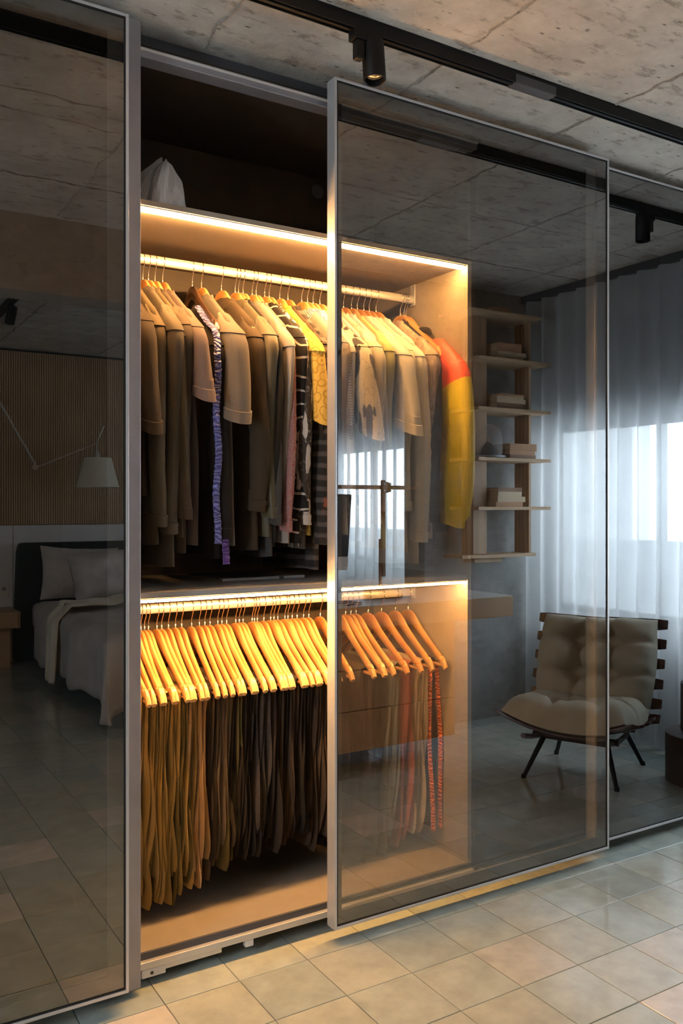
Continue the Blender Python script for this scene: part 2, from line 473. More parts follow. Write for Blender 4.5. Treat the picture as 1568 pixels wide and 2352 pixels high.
for n_, (cx, cy) in enumerate(cells):
    k = rt.choices(range(6), wts)[0]
    if n_ < 296:
        o = link('tile', TMESH[k], floor); o.location = (cx, cy, rt.uniform(-.0004, .0003))
    else:
        b = .0007
        rings = [[(cx-h, cy-h, z), (cx+h, cy-h, z), (cx+h, cy+h, z), (cx-h, cy+h, z)] for h, z in ((H, -.004), (H, -b), (H-b, 0.))]
        f0 = len(rest.f); rest.loft(rings, False, True); restf += [k]*(len(rest.f)-f0)
me = rest.mesh('tile_field', TM)
for p, k in zip(me.polygons, restf): p.material_index = k
o = link('tile_field', me, floor); o['kind'] = 'stuff'

# ================================================================== WARDROBE
CF = .10                        # front plane of the cabinets
def cabinet(name, label, x0, x1, mat, lit=False):
    t = thing(name, label, 'wardrobe', (0, 0, 0))
    d1 = .665
    for xa in (x0, x1-.016):
        MB().box(xa, xa+.016, CF, d1, .062, 2.048).build('side_panel', mat, t)
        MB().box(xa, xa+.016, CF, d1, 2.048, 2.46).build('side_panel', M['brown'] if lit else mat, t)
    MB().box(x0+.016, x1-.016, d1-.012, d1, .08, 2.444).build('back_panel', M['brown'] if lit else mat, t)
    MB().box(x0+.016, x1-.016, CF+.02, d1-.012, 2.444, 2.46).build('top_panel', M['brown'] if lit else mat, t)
    MB().box(x0+.016, x1-.016, CF+.006, d1-.012, .062, .080).build('bottom_panel', mat, t)
    MB().box(x0, x1, CF+.045, CF+.06, 2.46, ZC-.001).build('filler_panel', M['filler'], t)
    MB().box(x0+.02, x1-.02, CF+.30, CF+.315, .0, .062).build('plinth', M['dark'], t)
    for xx in (x0+.06, x1-.06):
        MB().lathe([(.022, 0), (.022, .006), (.012, .008), (.012, .062)], 12, (xx, CF+.2, 0)).build('foot', M['black'], t)
    return t
X0, X1 = .690, 1.849
cab = cabinet('wardrobe_cabinet', 'open beige wardrobe bay lit by warm LED strips', X0, X1, M['liner'], True)
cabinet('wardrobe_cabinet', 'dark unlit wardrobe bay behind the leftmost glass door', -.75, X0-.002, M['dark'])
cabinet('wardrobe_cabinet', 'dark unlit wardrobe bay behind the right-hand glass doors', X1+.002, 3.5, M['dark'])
# aluminium edge of the bottom board with the roller carriage under it
MB().box(X0, X1, CF-.016, CF+.002, .043, .0615).build('bottom_rail', M['alu'], cab, None, .0015)
MB().box(X0, X1, CF-.001, CF+.006, .0617, .0795).build('edge_strip', M['filler'], cab)
rc = MB().box(.735, .96, CF-.012, CF+.004, .029, .0425).build('roller_carriage', M['alu'], cab, None, .001)
MB().box(.735, .80, CF-.015, CF+.004, .020, .0424).build('roller_block', M['white'], rc, None, .002)
MB().box(1.03, 1.055, CF-.015, CF+.004, .024, .0424).build('stop_block', M['white'], rc, None, .002)
s = MB().tube([(.762, CF-.0165, .031), (.762, CF-.013, .031)], .0045, 10).build('screw', M['blackg'], rc)
# top guide rail
tr = MB().box(X0, X1, CF-.03, CF+.02, 2.402, 2.4245).build('top_rail', M['alud'], cab, None, .002)
MB().tube([(X0, CF-.031, 2.4225), (X1, CF-.031, 2.4225)], .0042, 8).build('rail_lip', M['alu'], tr, 60)
# grey post standing between the leftmost door and the opening
MB().box(.655, .7215, .052, .094, .018, 2.483).build('front_post', M['alud'], cab, None, .0015)
# upper shelf with LED profile
sh = MB().box(X0+.016, X1-.016, CF+.028, .652, 2.030, 2.048).build('shelf', M['liner'], cab, None, .001)
MB().box(X0+.016, X1-.016, CF+.002, CF+.028, 2.033, 2.048).build('shelf_edge', M['liner'], sh, None, .001)
MB().box(X0+.016, X1-.016, CF+.006, CF+.026, 2.0295, 2.033).build('led_profile', M['alu'], sh)
MB().box(X0+.018, X1-.022, CF+.008, CF+.024, 2.021, 2.0294).build('led_strip', M['led'], sh)
# middle shelf with LED profile
ms = MB().box(X0+.016, X1-.016, CF+.022, .652, 1.001, 1.019).build('shelf', M['grey_lam'], cab, None, .001)
MB().box(X0+.016, X1-.016, CF+.002, CF+.022, 1.003, 1.019).build('shelf_edge', M['grey_lam'], ms, None, .001)
MB().box(X0+.016, X1-.016, CF+.006, CF+.021, .9995, 1.003).build('led_profile', M['alu'], ms)
MB().box(X0+.018, X1-.022, CF+.007, CF+.020, .9925, .9994).build('led_strip', M['led2'], ms)
# hanging rails: oval tubes with end brackets
RY = .397; RZ1, RZ2 = 1.977, .940
for z in (RZ1, RZ2):
    ring = lambda x: [(x, RY+.0075*sgnpow(math.cos(a), .7), z+.0145*sgnpow(math.sin(a), .8)) for a in [2*math.pi*k/20 for k in range(20)]]
    rl = MB().loft([ring(X0+.017), ring(X1-.017)]).build('hanging_rail', M['chrome'] if False else M['alu'], cab, 50)
    for xx in (X0+.017, X1-.021):
        MB().box(xx, xx+.004, RY-.013, RY+.013, z-.022, z+.053).build('rail_bracket', M['alu'], rl, None, .001)
# stand-in disc for a wheel-like reflection on the upper compartment's back panel
refl = MB().lathe([(.024, 0), (.026, .004), (.022, .006), (.020, .003), (.020, .001)], 28).build('reflection_disc', M['rearframe'], cab, 40)
refl.location = (1.585, .652, 2.395); refl.rotation_euler = (R(90), 0, 0)
for k in range(6):
    a = k*math.pi/3
    MB().box(.006, .019, -.003, .003, .001, .004, Matrix.Rotation(a, 4, 'Z')).build('reflection_spoke', M['rearframe'], refl)
MB().lathe([(.0065, 0), (.006, .006)], 14).build('reflection_hub', M['rearframe'], refl)

# ---- sliding doors: glass laid over an aluminium frame
def sliding_door(label, x0, x1, y, z0=.0456, z1=2.4603):
    t = thing('sliding_door', label, 'glass door', ((x0+x1)/2, y, z0))
    w = (x1-x0)/2; h = z1-z0; e = .0075; th = .043
    for nm, b in (('edge_stile', (-w, -w+e, 0, th, 0, h)), ('edge_stile', (w-e, w, 0, th, 0, h)),
                  ('edge_rail', (-w+e, w-e, 0, th, 0, e+.001)), ('edge_rail', (-w+e, w-e, 0, th, h-e, h))):
        MB().box(*b).build(nm, M['alu'], t, None, .001)
    for nm, b in (('gasket', (-w+e, -w+e+.004, .002, .009, e, h-e)), ('gasket', (w-e-.004, w-e, .002, .009, e, h-e)),
                  ('gasket', (-w+e+.004, w-e-.004, .002, .009, e+.001, e+.005)), ('gasket', (-w+e+.004, w-e-.004, .002, .009, h-e-.004, h-e))):
        MB().box(*b).build(nm, M['gasket'], t)
    g = MB().box(-w+e+.004, w-e-.004, .004, .008, e+.005, h-e-.004)
    o = g.build('glass_pane', [M['clear'], M['glass']], t)
    o.data.polygons[2].material_index = 1
    s = .030
    for nm, b in (('frame_stile', (-w+e, -w+.030, .012, .021, e+.002, h-e)), ('frame_stile', (w-.048, w-e, .012, .021, e+.002, h-e)),
                  ('frame_rail', (-w+.030, w-.048, .012, .021, e+.002, .046)), ('frame_rail', (-w+.030, w-.048, .012, .021, h-.046, h-e))):
        MB().box(*b).build(nm, M['rearframe'], t)
    return t
sliding_door('leftmost tall tinted glass sliding door reflecting the bed', -.53, .674, 0.)
sliding_door('middle tinted glass sliding door half covering the lit wardrobe bay', 1.267, 2.388, 0.)
sliding_door('rightmost tinted glass sliding door set back reflecting the window', 2.372, 3.52, .050)

# ================================================================== HANGERS
NECK = -.062                    # top of the wooden neck below the rail centre
TOP = [(0,0),(.012,-.001),(.024,-.005),(.036,-.013),(.048,-.024),(.064,-.040),(.085,-.058),(.11,-.077),(.14,-.099),(.17,-.119),(.186,-.130),(.1875,-.136),(.192,-.137),(.196,-.134),(.205,-.141),(.215,-.154),(.221,-.170)]
BOT = [(0,-.040),(.012,-.042),(.024,-.048),(.036,-.056),(.048,-.064),(.064,-.074),(.085,-.088),(.11,-.105),(.14,-.125),(.17,-.146),(.186,-.157),(.1875,-.158),(.192,-.161),(.196,-.164),(.203,-.171),(.208,-.177),(.214,-.180)]
def hanger_wood(mat):
    m = MB(); rings = []
    def ring(s, y, zt, zb, t):
        c = (zt-zb)*.22; b = t*.55
        return [(-t, s*y, zt-c), (-b, s*y, zt), (b, s*y, zt), (t, s*y, zt-c), (t, s*y, zb+c), (b, s*y, zb), (-b, s*y, zb), (-t, s*y, zb+c)]
    for i in range(len(TOP)-1, 0, -1):
        rings.append([(q[0], (TOP[i][0] if q[2] > (TOP[i][1]+BOT[i][1])/2 else BOT[i][0])*-1, q[2]) for q in ring(-1, TOP[i][0], TOP[i][1], BOT[i][1], .0066)])
    for i in range(len(TOP)):
        rings.append([(q[0], (TOP[i][0] if q[2] > (TOP[i][1]+BOT[i][1])/2 else BOT[i][0]), q[2]) for q in ring(1, TOP[i][0], TOP[i][1], BOT[i][1], .0066)])
    m.loft([[(x, y, z+NECK) for x, y, z in r] for r in rings])
    return m.mesh('wooden_body', mat, 38)
HW = {k: hanger_wood(M[k]) for k in ('hwood', 'hwoodr', 'hwoodd')}
def hook_mesh():
    r = .0178
    p = [(0, math.cos(R(q))*r, math.sin(R(q))*r) for q in range(-12, 206, 14)]
    p += [(0, -.0125, -.0195), (0, -.006, -.029), (0, -.0015, -.038), (0, 0, -.047), (0, 0, NECK-.008)]
    m = MB().tube(p, .0015, 7)
    m.lathe([(.0024, NECK-.006), (.0024, NECK+.010), (.0016, NECK+.012)], 8)
    return m.mesh('hook', M['chrome'], 60)
HOOK = hook_mesh()
BAR = MB().tube([(0, -.207, NECK-.166), (0, .207, NECK-.166)], .0058, 10).mesh('trouser_bar', M['hwood'], 60)
def hanger(label, x, z, rz, tone='hwood', bar=True, group=None, tilt=0.):
    t = thing('clothes_hanger', label, 'hanger', (x, RY, z), rz, group)
    t.rotation_euler = (tilt, 0, rz)
    link('wooden_body', HW[tone], t); link('hook', HOOK, t)
    if bar: link('trouser_bar', BAR, t)
    return t

# ================================================================== SHIRTS
def body_rings(Lh, t, seed, flare=0., tilt=0., w0=.212, n=30, amp=.006):
    t = max(t, .0105)
    prof = [(-.104, .070, t*.9), (-.110, .084, t), (-.118, .096, t), (-.130, .114, t), (-.151, .144, t), (-.171, .174, t), (-.187, .198, t), (-.200, .210, t), (-.222, w0+.002, t*1.02), (-.26, w0+.003, t*1.05)]
    k = 16
    for i in range(1, k+1):
        f = i/k; prof.append((-.26 - (Lh-.26)*f, w0+.004+flare*f, t*(1.05+.35*f)))
    rings = []
    for z, w, tt in prof:
        d = max(0, min(1, (-z-.2)/.35)); r = []
        for j in range(n):
            a = 2*math.pi*j/n
            y = w*sgnpow(math.cos(a), .75); x = tt*sgnpow(math.sin(a), .62)
            fold = amp*d*(math.sin(y*46+seed*1.7+z*2.2)*.6 + math.sin(y*21+seed+z*1.1) + .8*nz(y*9, z*3, seed))
            x += fold
            y += d*.012*nz(z*3.1, seed*3., x*4) + tilt*d*.03
            zz = z + (0.010*nz(y*7, seed) if z < -.3 else 0)
            r.append((x, y, zz))
        rings.append(r)
    return rings
def shirt_body(Lh, t, seed, **kw):
    m = MB(); rings = body_rings(Lh, t, seed, **kw)
    last = rings[-1]
    inner = [[(x*.7, y*.97, z) for x, y, z in last], [(x*.6, y*.96, z+.05) for x, y, z in last]]
    m.loft(list(rings)+inner)
    return m
def sleeve(sd, Ls, t, seed, short, cuffed, fwd=0.):
    m = MB(); n = 24; rings = []
    k = 14 if short else 30
    r0, r1 = (.050, .066) if short else (.047, .036)
    s0 = .045 + .035*abs(nz(seed*3.3))*2
    fs = sorted([i/k for i in range(k+1)] + [s0/Ls, (s0+.0025)/Ls, 1-.030/Ls, 1-.0315/Ls])
    for i, f in enumerate(fs):
        z = -.182 - Ls*f; s_ = Ls*f
        cy = .180 + .044*min(1, s_/.09) + (.030*f if short else -.006*f) + fwd*f + (0 if short else .010*math.sin(f*5+seed))
        ry = .016 + (r0-.016)*min(1, s_/.055)**.7 + (r1-r0)*f
        tx = t*(.5+.5*min(1, s_/.05))*(1.12 if short else 1.-.12*f)
        if s_ < s0+.001: ry += .0035; tx += .0035
        if cuffed and s_ > Ls-.0308: ry += .003; tx += .003
        r = []
        drape = min(1, s_/.12)
        for j in range(n):
            a = 2*math.pi*j/n
            y = ry*sgnpow(math.cos(a), .85); x = tx*sgnpow(math.sin(a), .75)
            ridge = .10*math.sin(3*a+seed*2+z*5) + .07*math.sin(5*a-seed+z*9)
            crease = (0 if short else .10*math.exp(-((f-.55)/.16)**2)*math.sin(z*150+3*math.sin(a+seed)))
            wr = 1 + drape*(ridge + crease + .13*nz(math.cos(a)*2+seed, math.sin(a)*2, z*11))
            xx = x*wr + .010*f*math.sin(seed*2.3+z*7)
            yy = cy + y*(1+.07*drape*nz(z*9, seed, a))
            zz = z - (.024*f*(y/ry) if short else .006*f*y/ry) - .016*(1-min(1, s_/.07))*(y/ry)
            r.append((xx, sd*yy, zz))
        rings.append(r)
    e = rings[-1]; cx = sum(p[0] for p in e)/n; cy_ = sum(p[1] for p in e)/n
    sc = lambda s, dz: [(cx+(x-cx)*s, cy_+(y-cy_)*s, z+dz) for x, y, z in e]
    rings += [sc(.90, 0), sc(.82, .06)]
    if sd < 0: rings = [list(reversed(r)) for r in rings]
    m.loft(rings)
    return m
def collar_mesh(t, seed, h=.026):
    t = max(t, .0105)
    m = MB(); n = 22; rings = []
    for s, z in ((1.16, -.134), (1.20, -.124), (1.10, -.122+h*.5), (1.00, -.122+h), (.93, -.122+h), (.90, -.124)):
        r = []
        for j in range(n):
            a = 2*math.pi*j/n
            fr = math.cos(a)
            y = .080*s*fr; x = (t*1.02+.003)*s*math.sin(a)
            zz = z + (.003*abs(fr)**3 if z > -.115 else -.012*max(0, fr)**4) - .018*(abs(fr) > .93)*(1 if z > -.115 else 0)*.4 + (.006*nz(j*.8, seed) if z > -.115 else 0)
            r.append((x + .002*nz(j, seed), y, zz))
        rings.append(r)
    m.loft(rings, False, False)
    return m
def shirt(label, x, mat, seed, Lh=.86, Ls=.25, short=True, cuffed=True, t=.014, ts=.024, rz=0., collar=True, sink=0., collarmat=None, sleevemat=None, y=0., flare=.01, tilt=0., name='shirt', cat='shirt', fwd=0., amp=.006, group='clothes on the upper rail'):
    o = thing(name, label, cat, (x, RY+y, RZ1-sink), rz, group)
    shirt_body(Lh, t, seed, flare=flare, tilt=tilt, amp=amp).build('torso', mat, o, 50)
    for sd in (-1, 1):
        sleeve(sd, Ls, ts, seed+sd, short, cuffed, fwd).build('sleeve', sleevemat or mat, o, 50)
    if collar: collar_mesh(t, seed).build('collar', collarmat or mat, o, 60)
    return o

K = {}
def c(key, *a, **kw): K[key] = cloth(key+'_cloth', *a, **kw); return K[key]
c('darkbrown', (0.038, 0.025, 0.015)); c('khaki', (0.095, 0.071, 0.043)); c('taupe', (0.102, 0.081, 0.059)); c('brown', (0.080, 0.059, 0.042))
c('mauve', (0.126, 0.091, 0.081)); c('blackb', (0.012, 0.009, 0.008)); c('taupe2', (0.122, 0.102, 0.084)); c('brown2', (0.052, 0.035, 0.021))
c('olive', (0.088, 0.068, 0.035), rough=.42, sheen=.3); c('deep', (0.017, 0.013, 0.009)); c('melange', (0.067, 0.059, 0.052), 'speckle', (.05, .045, .045))
c('redspeck', (0.357, 0.281, 0.246), 'speckle', (.34, .05, .05)); c('zebra', (0.017, 0.014, 0.013), 'stripe', (.55, .48, .40))
c('leafb', (0.061, 0.045, 0.034), 'leaf', (.60, .50, .42), col3=(.5, .42, .36)); c('gold', (0.496, 0.336, 0.072), 'paisley', (.34, .21, .035))
c('plaid', (0.036, 0.029, 0.025), 'plaid', (.15, .115, .10), col3=(.34, .10, .05)); c('knit', (0.320, 0.272, 0.232), 'speckle', (.30, .25, .21))
c('check', (.78, .74, .70), 'check', (.09, .07, .10)); c('cream', (.60, .565, .51)); c('white', (.66, .64, .60))
c('leafk', (.64, .57, .44), 'leaf', (.07, .06, .055), col3=(.05, .04, .04)); c('lilac', (.52, .49, .52)); c('branch', (.70, .63, .50), 'branch', (.16, .11, .07))
c('green', (.42, .40, .17)); c('sand', (.66, .58, .44)); c('feather', (0.240, 0.184, 0.160), 'feather', (.52, .40, .27)); c('black', (.022, .02, .022))
c('red', (.78, .085, .055), rough=.5); c('yellow', (.74, .56, .035), rough=.5)
M['blue'] = ruffle('blue_satin_ruffle', (.04, .04, .17), (.17, .17, .46)); M['purple'] = ruffle('purple_satin_ruffle', (.10, .03, .22), (.18, .08, .32))
M['orange'] = ruffle('orange_satin_ruffle', (.55, .07, .02), (.95, .22, .06))
M['button'] = plain('pearl_button', (.85, .82, .78), .25, 0, .05, 30)

rr = random.Random(5)
UP = [ # x, garment short name, label, material, short sleeve?, sleeve len, body len, thickness, sleeve thickness, hanger tone
 (.765, 'darkbrown', 'dark brown wool short-sleeved shirt, leftmost on the upper rail', 1, .34, .70, .014, .024, None),
 (.803, 'khaki', 'khaki brown long-sleeved shirt, second from left on the upper rail', 0, .60, .84, .013, .020, None),
 (.843, 'taupe', 'long taupe shirt with a white button and open cuff', 0, .62, .90, .012, .022, 'hwoodr'),
 (.860, 'khaki', 'khaki long-sleeved shirt, fourth from left on the upper rail', 0, .56, .82, .011, .013, 'hwood'),
 (.880, 'brown', 'plain brown long-sleeved shirt beside the mauve one', 0, .58, .86, .011, .021, 'hwood'),
 (.904, 'mauve', 'mauve brown short-sleeved shirt with turned cuff', 1, .245, .84, .012, .022, 'hwoodr'),
 (.998, 'blackb', 'black jacket with shiny blue and purple ruffled trims', 0, .60, .84, .020, .028, 'hwoodd'),
 (1.028, 'taupe2', 'taupe cotton short-sleeved shirt with broad stitched hem', 1, .30, .84, .014, .030, 'hwood'),
 (1.094, 'brown2', 'dark brown shirt with a large turned collar', 0, .56, .86, .018, .024, 'hwood'),
 (1.141, 'olive', 'shiny olive brown long-sleeved shirt', 0, .58, .82, .012, .024, 'hwood'),
 (1.152, 'deep', 'very dark brown shirt beside the shiny olive one', 0, .58, .84, .006, .010, 'hwoodr'),
 (1.168, 'melange', 'charcoal grey speckled long-sleeved shirt', 0, .60, .88, .008, .014, 'hwood'),
 (1.200, 'knit', 'greyish beige speckled shirt beside the red speckled one', 0, .52, .84, .008, .013, 'hwood'),
 (1.214, 'redspeck', 'red and white speckled long-sleeved shirt', 0, .62, .84, .008, .014, 'hwood'),
 (1.244, 'zebra', 'black shirt with thin pale stripes', 0, .56, .84, .008, .013, 'hwoodr'),
 (1.260, 'leafb', 'brown shirt with large white leaf print', 0, .60, .86, .010, .019, 'hwood'),
 (1.298, 'gold', 'golden yellow paisley short-sleeved shirt', 1, .29, .82, .012, .022, 'hwood'),
 (1.312, 'brown2', 'plain brown shirt behind the golden paisley shirt', 0, .56, .84, .005, .008, None),
 (1.328, 'plaid', 'long dark patterned coat beside the middle door frame', 0, .66, .93, .014, .024, 'hwoodr'),
 (1.379, 'knit', 'greyish tan knitted sweater with a checked collar', 0, .42, .80, .012, .020, 'hwood'),
 (1.401, 'check', 'blue and white checked shirt beside the tan sweater', 0, .5, .82, .009, .013, 'hwood'),
 (1.422, 'cream', 'cream shirt half hidden by the middle door frame', 0, .5, .82, .009, .013, 'hwood'),
 (1.448, 'leafk', 'beige shirt with bold black leaf print behind glass', 1, .33, .80, .012, .026, 'hwood'),
 (1.480, 'lilac', 'pale lilac shirt beside the black leaf print one', 0, .52, .84, .011, .015, 'hwood'),
 (1.508, 'branch', 'cream long-sleeved shirt with a fine twig print', 0, .60, .86, .011, .019, 'hwoodr'),
 (1.540, 'lilac', 'lilac grey long-sleeved shirt between two cream ones', 0, .56, .84, .009, .013, 'hwoodr'),
 (1.572, 'green', 'olive green shirt among the cream shirts', 0, .58, .86, .010, .019, 'hwood'),
 (1.596, 'cream', 'cream short-sleeved shirt with wide hanging sleeve', 1, .31, .84, .010, .024, 'hwoodr'),
 (1.622, 'white', 'white shirt beside the wide-sleeved cream one', 0, .56, .86, .009, .014, 'hwoodr'),
 (1.644, 'sand', 'sand coloured long-sleeved shirt among the cream shirts', 0, .56, .88, .009, .014, 'hwoodr'),
 (1.672, 'cream', 'long cream shirt, rightmost of the pale ones', 0, .66, .92, .012, .024, 'hwoodr'),
 (1.728, 'feather', 'mauve brown shirt with a feather print', 0, .46, .84, .013, .019, None),
 (1.752, 'black', 'black shirt beside the red and yellow jacket', 0, .60, .88, .010, .016, None),
]
ORD = ['first','second','third','fourth','fifth','sixth','seventh','eighth','ninth','tenth','eleventh','twelfth','thirteenth','fourteenth','fifteenth','sixteenth','seventeenth','eighteenth','nineteenth','twentieth']
ORD += ['twenty-'+q for q in ORD[:9]] + ['thirtieth'] + ['thirty-'+q for q in ORD[:9]] + ['fortieth'] + ['forty-'+q for q in ORD[:9]]
SH = {}
for i, (x, k, lab, short, ls, lh, t, ts, tone) in enumerate(UP):
    rz = rr.uniform(-.05, .05)
    kw = {}
    if k == 'blackb': kw = dict(sink=.036, collar=False, name='jacket', cat='jacket')
    if k == 'plaid': kw = dict(name='coat', cat='coat', flare=-.015)
    if k == 'knit' and x > 1.3: kw = dict(collarmat=K['check'], name='sweater', cat='sweater')
    o = shirt(lab, x, K[k], i*3.7+1, lh, ls, bool(short), True if not (k in ('leafk', 'gold')) else False, t, ts, rz, fwd=(.02 if i in (21, 22, 24, 27, 30) else 0.), **kw)
    SH[i] = o
    if tone:
        hanger('wooden hanger inside the ' + lab.split(',')[0].split(' with ')[0].split(' beside ')[0].split(' behind ')[0], x, RZ1, rz, tone, False, 'hangers on the upper rail')
# trims of the black jacket: a ruffled blue band down the sleeve, a purple one down the torso
def trim(x, ytop, pts, w, mat, parent, name):
    m = MB(); rings = []
    for i, (y, z) in enumerate(pts):
        j = .0014*math.sin(i*2.1)
        rings.append([(x-.003, y-w, z), (x-.006+j, y-w*.5, z), (x-.006-j, y+w*.5, z), (x-.003, y+w, z), (x+.003, y+w, z), (x+.003, y-w, z)])
    return m.loft(rings).build(name, mat, parent, 50)
jk = SH[6]
path = [(-.013, -.088, -.106), (-.014, -.105, -.117), (-.014, -.130, -.136), (-.014, -.155, -.154), (-.014, -.180, -.171), (-.015, -.205, -.184), (-.016, -.232, -.196), (-.017, -.252, -.215), (-.018, -.264, -.245)]
path += [(-.020+.003*math.sin(q*.5), -.268+.003*math.sin(q*.31), -.275-.0175*q) for q in range(31)]
def ribbon(path, w, d, mat, parent, name):
    P = [Vector(p) for p in path]; fine = []
    for i in range(len(P)-1):
        for q in range(3): fine.append(P[i].lerp(P[i+1], q/3))
    fine.append(P[-1]); rings = []
    for i, p in enumerate(fine):
        t = (fine[min(i+1, len(fine)-1)]-fine[max(0, i-1)]).normalized()
        sx = Vector((1, -.35, 0)); sx = (sx - t*sx.dot(t)).normalized(); up = t.cross(sx)
        k = 1+.10*math.sin(i*1.9)+.08*nz(i*.7, 3)
        rings.append([p + sx*(w*k*math.cos(a)) + up*(d*(1+.5*nz(i*1.3, 8))*math.sin(a)) for a in [2*math.pi*j/10 for j in range(10)]])
    return MB().loft(rings).build(name, mat, parent, 60)
ribbon(path, .0095, .0045, M['blue'], jk, 'blue_trim')
ribbon([(.006+.014*f, -.236+.012*math.sin(f*3), -.33-.53*f) for f in [q/30 for q in range(31)]], .010, .005, M['purple'], jk, 'purple_trim')
b = MB().lathe([(.0, 0), (.0055, 0), (.0058, .0015), (.004, .002), (0., .0015)], 14).build('button', M['button'], SH[2], 40)
b.location = (-.020, -.222, -.735); b.rotation_euler = (0, R(-90), 0)
# bare hangers poking out between the feather shirt and the red jacket
for x, tz, lb in ((1.775, .05, 'bare pale wooden hanger poking out beside the red jacket'), (1.792, -.02, 'bare wooden hanger nearest the red and yellow jacket')):
    hanger(lb, x, RZ1, tz, 'hwood', False, 'hangers on the upper rail')
hanger('reddish wooden hanger holding the red and yellow jacket', 1.800, RZ1, .0, 'hwoodr', False, 'hangers on the upper rail')
# red and yellow jacket with a black collar
jx = thing('jacket', 'red and yellow blouson jacket with a black collar', 'jacket', (1.800, RY, RZ1-.02), R(3), 'clothes on the upper rail')
def red_yellow():
    mt, nt, bs = newmat('red_and_yellow_nylon')
    tc = nt.nodes.new('ShaderNodeTexCoord'); sp = nt.nodes.new('ShaderNodeSeparateXYZ'); L(nt, tc.outputs['Object'], sp.inputs[0])
    ab = N(nt, 'ShaderNodeMath', operation='MULTIPLY_ADD', i_1=.35); L(nt, sp.outputs[1], ab.inputs[0]); L(nt, sp.outputs[2], ab.inputs[2])
    gt = N(nt, 'ShaderNodeMath', operation='GREATER_THAN', i_1=-.405); L(nt, ab.outputs[0], gt.inputs[0])
    L(nt, mixc(nt, gt.outputs[0], (.90, .72, .035), (.93, .12, .075)), bs.inputs['Base Color'])
    bs.inputs['Roughness'].default_value = .45
    bump(nt, bs, tnoise(nt, coords(nt, (1, 1, .6)), 22, 5, .6), .5, .006)
    return mt
RY_MAT = red_yellow()
def split_loft(Ls, t, seed):
    m = MB(); n = 20; rings = []; k = 30
    for i in range(k+1):
        f = i/k; z = -.150 - Ls*f
        cy = .165 + .055*min(1, f*5) + .030*math.sin(f*2.6)
        ry = .03+.042*min(1, f*7) + .022*math.sin(min(1, f)*3.0) - (.016 if i > k-2 else 0)
        tx = t*(.5+.5*min(1, f*8)) + .008*math.sin(f*2.9) + .002*math.sin(f*40)*(f > .8) - (.006 if i > k-2 else 0)
        rings.append([(tx*sgnpow(math.sin(a), .8)*(1+.12*nz(a*2, z*9, seed)), -(cy+ry*sgnpow(math.cos(a), .9)*(1+.06*nz(a, z*7, seed+3))), z-.015*f*math.cos(a)) for a in [2*math.pi*j/n for j in range(n)]])
    m.loft([list(reversed(r)) for r in rings])
    return m, n, k
for sd in (-1, 1):
    m, n, k = split_loft(.62, .028, 4.2)
    if sd > 0: m.v = [(x, -y, z) for x, y, z in m.v]; m.f = [tuple(reversed(f)) for f in m.f]
    m.build('sleeve', RY_MAT, jx, 50)
shirt_body(.80, .016, 77.).build('torso', K['black'], jx, 50)
m = MB(); rings = []
for q in range(12):
    a = math.pi*q/11
    rings.append([(.013*math.cos(b_)*(1+.2*nz(q*2, b_)), -.085-.040*math.cos(a), -.118+.012*math.sin(a)+.012*math.sin(b_)) for b_ in [2*math.pi*j/10 for j in range(10)]])
m.loft(rings).build('collar', K['black'], jx, 60)

# ================================================================== TROUSERS
def trouser_leg(g, th, hw, y0, l1, l2, seed):
    zb = NECK-.160
    path = []
    na = 22
    for i in range(na+1): path.append((-g, zb-l1*(1-i/na), -1))
    for k in range(1, 7):
        a = math.pi*k/7; path.append((-g*math.cos(a), zb+.009*math.sin(a)*(1+g*20), 0))
    for i in range(na+1): path.append((g, zb-l2*i/na, 1))
    rings = []; n = 14
    P = [Vector((p[0], 0, p[1])) for p in path]
    for i, p in enumerate(P):
        t = (P[min(i+1, len(P)-1)]-P[max(i-1, 0)]).normalized(); nrm = Vector((t.z, 0, -t.x))
        d = min(1, max(0, (zb-p.z)/.25)); side = path[i][2]
        e = th*(1+.5*d) + (.0012 if (i == 0 or i == len(P)-1 or i == 1 or i == len(P)-2) else 0)
        off = .007*d*nz(p.z*5, seed, side*3) + .004*d*math.sin(p.z*17+seed)
        yc = y0 + .018*d*nz(p.z*3, seed*1.3, side) ; w = hw*(1-.10*d) + .014*d*math.sin(p.z*9+seed+side)
        ee = min(i, len(P)-1-i)
        if ee < 3: w *= (.88, .955, .985)[ee]
        r = []
        for j in range(n):
            a = 2*math.pi*j/n
            yy = yc + w*sgnpow(math.cos(a), .6); xx = e*sgnpow(math.sin(a), .8)
            xx += .0035*d*math.sin(yy*38+seed*2+p.z*4)
            q = p + nrm*xx + Vector((off, 0, 0))
            r.append((q.x, yy, q.z + (.006*nz(yy*9, seed) if d > .9 else 0)))
        rings.append(r)
    return MB().loft(rings)
def trousers(label, x, z, mat, seed, rz, th=.0042, hw=.16, y0=-.02, ln=.52, group='trousers on the lower rail'):
    o = thing('trousers', label, 'trousers', (x, RY, z), rz, group)
    r = random.Random(seed)
    trouser_leg(.0085, th, hw, y0, ln*r.uniform(.85, 1.05), ln*r.uniform(.9, 1.08), seed*1.3).build('trouser_leg', mat, o, 55)
    trouser_leg(.0085+th*2.1, th, hw*r.uniform(.9, .98), y0+r.uniform(-.012, .012), ln*r.uniform(.95, 1.12), ln*r.uniform(.85, 1.0), seed*2.1+5).build('trouser_leg', mat, o, 55)
    return o
c('mustard', (0.357, 0.255, 0.093)); c('khaki2', (.36, .27, .12)); c('ochre', (.46, .30, .13)); c('tan', (.44, .29, .16)); c('olivet', (0.140, 0.112, 0.042))
